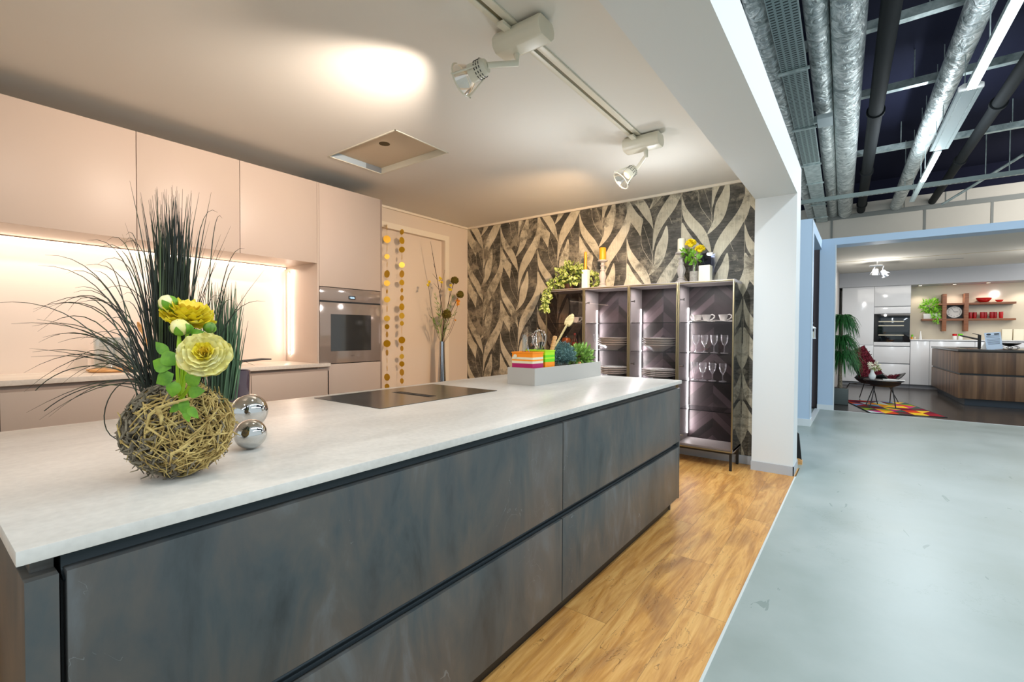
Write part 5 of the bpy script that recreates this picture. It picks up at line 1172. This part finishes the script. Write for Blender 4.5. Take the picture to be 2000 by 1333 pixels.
for x, m_, lb in ((1.76, M['red'], 'white storage jar with a red lid on the far worktop'), (1.86, M['limeg'], 'white storage jar with a green lid on the far worktop')):
    t = thing('storage_jar', lb, 'jar', (x, 15.0, 1.1725)); build('jar_body', MB().lathe([(.038, 0), (.04, .003), (.04, .085), (.001, .085)], (x, 15.0, 1.1725), 24, True), M['porcelain'], t)
    build('lid', MB().lathe([(.041, .085), (.041, .135), (.001, .137)], (x, 15.0, 1.1725), 24, True), m_, t)
for x, lb in ((2.62, 'white boxed frame left of its twin on the far worktop'), (2.80, 'white boxed frame at the right edge of the photo')):
    tag(build('picture_stand', B(x-.08, x+.08, 15.02, 15.08, 1.1725, 1.42), M['candlew'], bevel=.004), lb, 'frame', 'white boxed pictures on the far worktop')
tag(build('white_bottle', MB().lathe([(.035, 0), (.036, .004), (.012, .17), (.012, .20), (.001, .201)], (1.15, 14.95, 1.1725), 20, True), M['porcelain']), 'slim white bottle on the far worktop near the oven', 'bottle')
t = thing('spice_stand', 'small rack of yellow and green spice pots on the far worktop', 'rack', (1.02, 14.95, 1.1725))
build('rack', MB().box(.97, 1.07, 14.92, 14.98, 1.1725, 1.18), M['wood'], t)
for x, z, m_ in ((.99, 1.18, M['orangep']), (1.045, 1.18, M['candlew']), (1.0, 1.235, M['limeg'])): build('pot', MB().lathe([(.018, 0), (.02, .05), (.001, .052)], (x, 14.95, z), 14, True), m_, t)
# far island
IX = [(1.435, 11.70), (1.30, 14.25), (4.6, 14.25), (4.6, 11.70)]
def ins(d): return [(IX[0][0]+d, IX[0][1]+d), (IX[1][0]+d, IX[1][1]-d), (IX[2][0]-d, IX[2][1]-d), (IX[3][0]-d, IX[3][1]+d)]
t = thing('far_island', 'brown oak kitchen island with a dark slab worktop in the far kitchen', 'island', (2.9, 13, 0))
build('plinth', MB().prism(ins(.10), 0, .125), mat('blue_black_plinth', '#26313c', .4), t); build('carcass', MB().prism(ins(.02), .125, .975), M['black'], t)
build('drawer_front', MB().prism(IX, .59, .975), M['oakdark'], t, bevel=.003); build('drawer_front', MB().prism(IX, .13, .555), M['oakdark'], t, bevel=.003)
build('slab', MB().prism(ins(-.012), .985, 1.025), mat('dark_slab', '#37322e', .18), t, bevel=.002)
build('sink_cover', B(1.62, 2.05, 13.1, 13.5, 1.0255, 1.032), M['black'], t)
t = thing('kitchen_tap', 'black angular mixer tap on the far island', 'tap', (1.80, 12.4, 1.025))
build('column', MB().tube([(1.80, 12.4, 1.026), (1.80, 12.4, 1.29)], .024, 14), M['black'], t); build('spout', MB().tube([(1.80, 12.4, 1.20), (1.55, 12.55, 1.275)], [.018, .014], 12), M['black'], t)
build('lever', MB().tube([(1.80, 12.4, 1.29), (1.70, 12.40, 1.315)], .006, 8), M['black'], t)
t = thing('price_board', 'tall pale blue slanted price board on the far island', 'sign', (1.93, 11.95, 1.0255), 0)
Rm = Matrix.Translation((1.935, 11.95, 1.028))@Matrix.Rotation(-.10, 4, 'Y')@Matrix.Rotation(-.15, 4, 'X')
build('board', B(-.105, .105, -.003, .003, 0, .31).xf(Rm), mat('price_board_blue', '#b9cde4', .4), t, smooth=False)
pk = mat('print_dark', '#27303c', .6)
for z, hw in ((.245, .085), (.222, .085), (.19, .085), (.165, .085), (.14, .08), (.12, .08), (.10, .075)): build('printed_line', B(-hw, hw, -.0045, -.003, z-.003, z+.003).xf(Rm), pk, t, smooth=False)
build('printed_logo', MB().lathe([(.001, 0), (.03, 0), (.03, .001), (.001, .001)], (0, 0, 0), 24, axis=(0, -1, 0)).xf(Rm@Matrix.Translation((-.05, -.004, .278))@Matrix.Diagonal((1, 1, .55, 1))), pk, t, smooth=False)
build('printed_logo', B(.02, .085, -.0045, -.003, .265, .29).xf(Rm), pk, t, smooth=False)
t = thing('table_tent', 'small white tent card with a red figure beside the tap', 'sign', (1.84, 12.1, 1.0255)); Rt = Matrix.Translation((1.86, 12.15, 1.0255))
build('card', MB().prism([(-.075, 0), (.075, 0), (.03, .21), (.01, .21)], -.03, .03, 'y').xf(Rt), M['porcelain'], t); build('print', MB().prism([(-.012, .09), (.04, .09), (.022, .19)], -.0325, -.0305, 'y').xf(Rt), M['red'], t)
t = thing('wire_bowl', 'black shallow bowl on looped black wire feet on the far island', 'bowl', (2.14, 12.05, 1.0255))
build('dish', MB().lathe([(.03, .07), (.09, .08), (.145, .115), (.14, .12), (.08, .088), (.001, .078)], (2.14, 12.05, 1.0255), 32, True), M['black'], t)
b = MB()
for k in range(4):
    a0 = PI/2*k+.4; c = Vector((2.14+.06*math.cos(a0), 12.05+.06*math.sin(a0), 1.062)); b.tube([c+Vector((.07*math.cos(a), .02*math.sin(a), .033*math.sin(a))) for a in [i*PI/8 for i in range(17)]], .004, 6, False)
build('feet', b, M['black'], t)
# far spotlight
t = thing('far_spotlight', 'double chrome ceiling spotlight in the far kitchen', 'spotlight', (.25, 12.5, 2.83))
build('stem', MB().tube([(.25, 12.5, 2.829), (.25, 12.5, 2.76)], .02, 10), M['chrome'], t); build('bar', B(.12, .34, 12.47, 12.53, 2.725, 2.76), M['chrome'], t, bevel=.004)
for c, d in (((.22, 12.5, 2.62), (-.1, .2, -1)), ((.36, 12.5, 2.58), (.5, -.3, -.8))):
    h = build('lamp_head', MB().lathe([(.02, -.06), (.045, -.05), (.055, 0), (.085, .07), (.08, .07), (.05, .01), (.001, .0)], c, 24, True, axis=d), M['chrome'], t)
    build('arm', MB().tube([(c[0], 12.5, 2.73), (c[0]-.02, 12.5, c[2]+.05)], .01, 8), M['chrome'], t)
t = thing('air_slot', 'thin dark slot diffuser in the far kitchen ceiling', 'vent', (1.5, 12.8, 2.83)); build('slot', B(1.2, 1.62, 12.9, 12.94, 2.824, 2.83), M['shadowgrey'], t)
# plant, rug, chair, table
t = thing('ponytail_palm', 'tall green plant with drooping leaf tufts in a slate pot beside the blue portal', 'plant', (-.285, 10.50, 0))
build('pot', MB().prism([(-.40, 10.38), (-.17, 10.38), (-.17, 10.62), (-.40, 10.62)], .0, .30), M['potgrey'], t, bevel=.02)
build('soil', B(-.385, -.185, 10.40, 10.60, .29, .302), mat('dark_soil', '#2a221b', .9), t)
build('trunk', MB().tube([(-.29, 10.5, .30), (-.30, 10.5, .8), (-.28, 10.5, 1.3), (-.285, 10.5, 1.5)], [.03, .024, .018, .012], 10), M['twigg'], t)
for tz, R, n in ((1.55, .24, 210), (1.17, .25, 210), (.88, .30, 240)):
    b = MB()
    for i in range(n):
        a = U(0, 2*PI); rr = R*U(.6, 1.25); hh = U(.02, .16); dr_ = U(.12, .38); o_ = Vector((-.285, 10.5, tz)); dx = Vector((math.cos(a), math.sin(a), 0))
        pts = bez(o_, o_+dx*rr*.6+Vector((0, 0, hh*1.8)), o_+dx*rr+Vector((0, 0, -dr_)), 8); b.tube(pts, [.004, .007, .008, .0075, .0065, .005, .004, .003, .001], 3, False)
    build('leaf_tuft', b, M['green2'], t, fix=False)
# rug with harlequin triangles
t = thing('rug', 'low-pile rug with a colourful harlequin pattern under the black table', 'rug', (.41, 10.5, 0), math.atan2(.25, .968)); rc = ['#d8431f', '#f08c1e', '#f4c431', '#7a1530', '#c13a7a', '#8aa02e', '#3f5c52', '#5a3a52', '#6d93bd', '#c9d6d6', '#9c1f2c', '#59463c']
mb = MB(); rr_ = random.Random(5); nx, ny = 5, 6; Wd, Ln = .95, 1.60
for i in range(nx):
    for j in range(ny):
        x0, x1 = -Wd/2+Wd*i/nx, -Wd/2+Wd*(i+1)/nx; y0, y1 = -Ln/2+Ln*j/ny, -Ln/2+Ln*(j+1)/ny; z = .0085
        tri = ((x0, y0), (x1, y0), (x0, y1)), ((x1, y0), (x1, y1), (x0, y1))
        if (i+j) % 2: tri = ((x0, y0), (x1, y0), (x1, y1)), ((x0, y0), (x1, y1), (x0, y1))
        for tr in tri: mb.mi = rr_.randrange(len(rc)); mb.add([(a, b_, z) for a, b_ in tr], [(0, 1, 2)])
build('pile', mb, [mat('rug_colour', c, .95, spec=.1) for c in rc], t, world=False, smooth=False, fix=False)
build('border', MB().box(-Wd/2-.02, Wd/2+.02, -Ln/2-.02, Ln/2+.02, .0005, .008), mat('rug_edge', '#1c1d20', .9), t, world=False)
# shell chair
t = thing('lounge_chair', 'black woven lounge chair on thin rod legs beside the plant', 'chair', (.14, 11.25, 0), math.radians(58))
def shell(u, v):
    # u across, v from front edge (0) to top of back (1)
    x = (u-.5)*2; wv_ = .36*(1-.25*abs(v-.45)); zf = .36+(.04 if v < .45 else 0)
    if v < .5: y = -.42+v*.9; z = .46-.11*math.sin(PI*v)
    else: y = .03+(v-.5)*.72; z = .35+(v-.5)*1.18
    return Vector((x*wv_, y-.10*x*x*(1 if v > .5 else 0), z+.12*x*x))
b = MB().grid(shell, 14, 18); o = build('shell', b, M['fabricblk'], t, world=False, fix=False); md = o.modifiers.new('s', 'SOLIDIFY'); md.thickness = .02
for a, c in (((-.22, -.20), (-.30, -.33)), ((.22, -.20), (.30, -.33)), ((-.22, .22), (-.30, .36)), ((.22, .22), (.30, .36))): build('leg', MB().tube([(a[0], a[1], .34), (c[0], c[1], .012)], .008, 8), M['black'], t, world=False)
build('leg_frame', MB().tube([(-.22, -.20, .335), (.22, -.20, .335), (.22, .22, .325), (-.22, .22, .325), (-.22, -.20, .335)], .008, 8), M['black'], t, world=False)
# fur throw on the chair
tf = thing('fur_throw', 'burgundy shaggy fur throw draped over the black lounge chair', 'throw', (.14, 11.25, .35), math.radians(58))
def fs(u, v): p_ = shell(.05+.90*u, .12+.88*v); return p_+Vector((0, -.025, .03-.35))
b = MB().grid(fs, 12, 16); n0 = len(b.v)
for k in range(2600):
    u, v = rs.random(), rs.random(); p_ = fs(u, v); b.leaf(p_, (rs.gauss(0, .5), -.5+rs.gauss(0, .4), .55+rs.gauss(0, .4)), rv(), .045, .014, .3, 2)
o = build('fur', b, M['fur'], tf, world=False, fix=False)
# side table with things
t = thing('side_table', 'low round black side table with thin rod legs on the colourful rug', 'table', (.33, 10.62, .009))
build('table_top', MB().lathe([(.001, .455), (.275, .455), (.29, .465), (.29, .478), (.275, .485), (.001, .485)], (.33, 10.62, 0), 40), M['black'], t)
build('basket', MB().lathe([(.26, .455), (.23, .40), (.15, .36), (.001, .35)], (.33, 10.62, 0), 32), M['fabricblk'], t)
for a, c in (((-.12, -.15), (-.19, -.42)), ((.12, -.15), (.17, -.22)), ((-.12, .12), (-.24, -.06)), ((.12, .12), (.12, .66))): build('leg', MB().tube([(.33+a[0], 10.62+a[1], .37), (.33+c[0], 10.62+c[1]*.9, .0095)], .008, 8), M['black'], t)
t = thing('flower_vase', 'small white vase with white and yellow flowers on the black side table', 'vase', (.17, 10.50, .4855))
build('vase_body', MB().lathe([(.035, 0), (.05, .03), (.055, .07), (.03, .12), (.025, .16), (.03, .175), (.001, .16)], (.17, 10.5, .4855), 24, True), M['porcelain'], t)
b = MB(); foliage(b, (.19, 10.5, .72), (.08, .05, .06), 60, .05, .03); build('blooms', b, M['candlew'], t, fix=False)
b = MB(); foliage(b, (.23, 10.49, .69), (.05, .04, .05), 30, .045, .025); build('leaves', b, M['ivy'], t, fix=False)
tag(build('magazine', B(.32, .62, 10.42, 10.62, .4855, .498), M['porcelain'], bevel=.002), 'white closed magazine lying on the black side table', 'magazine')
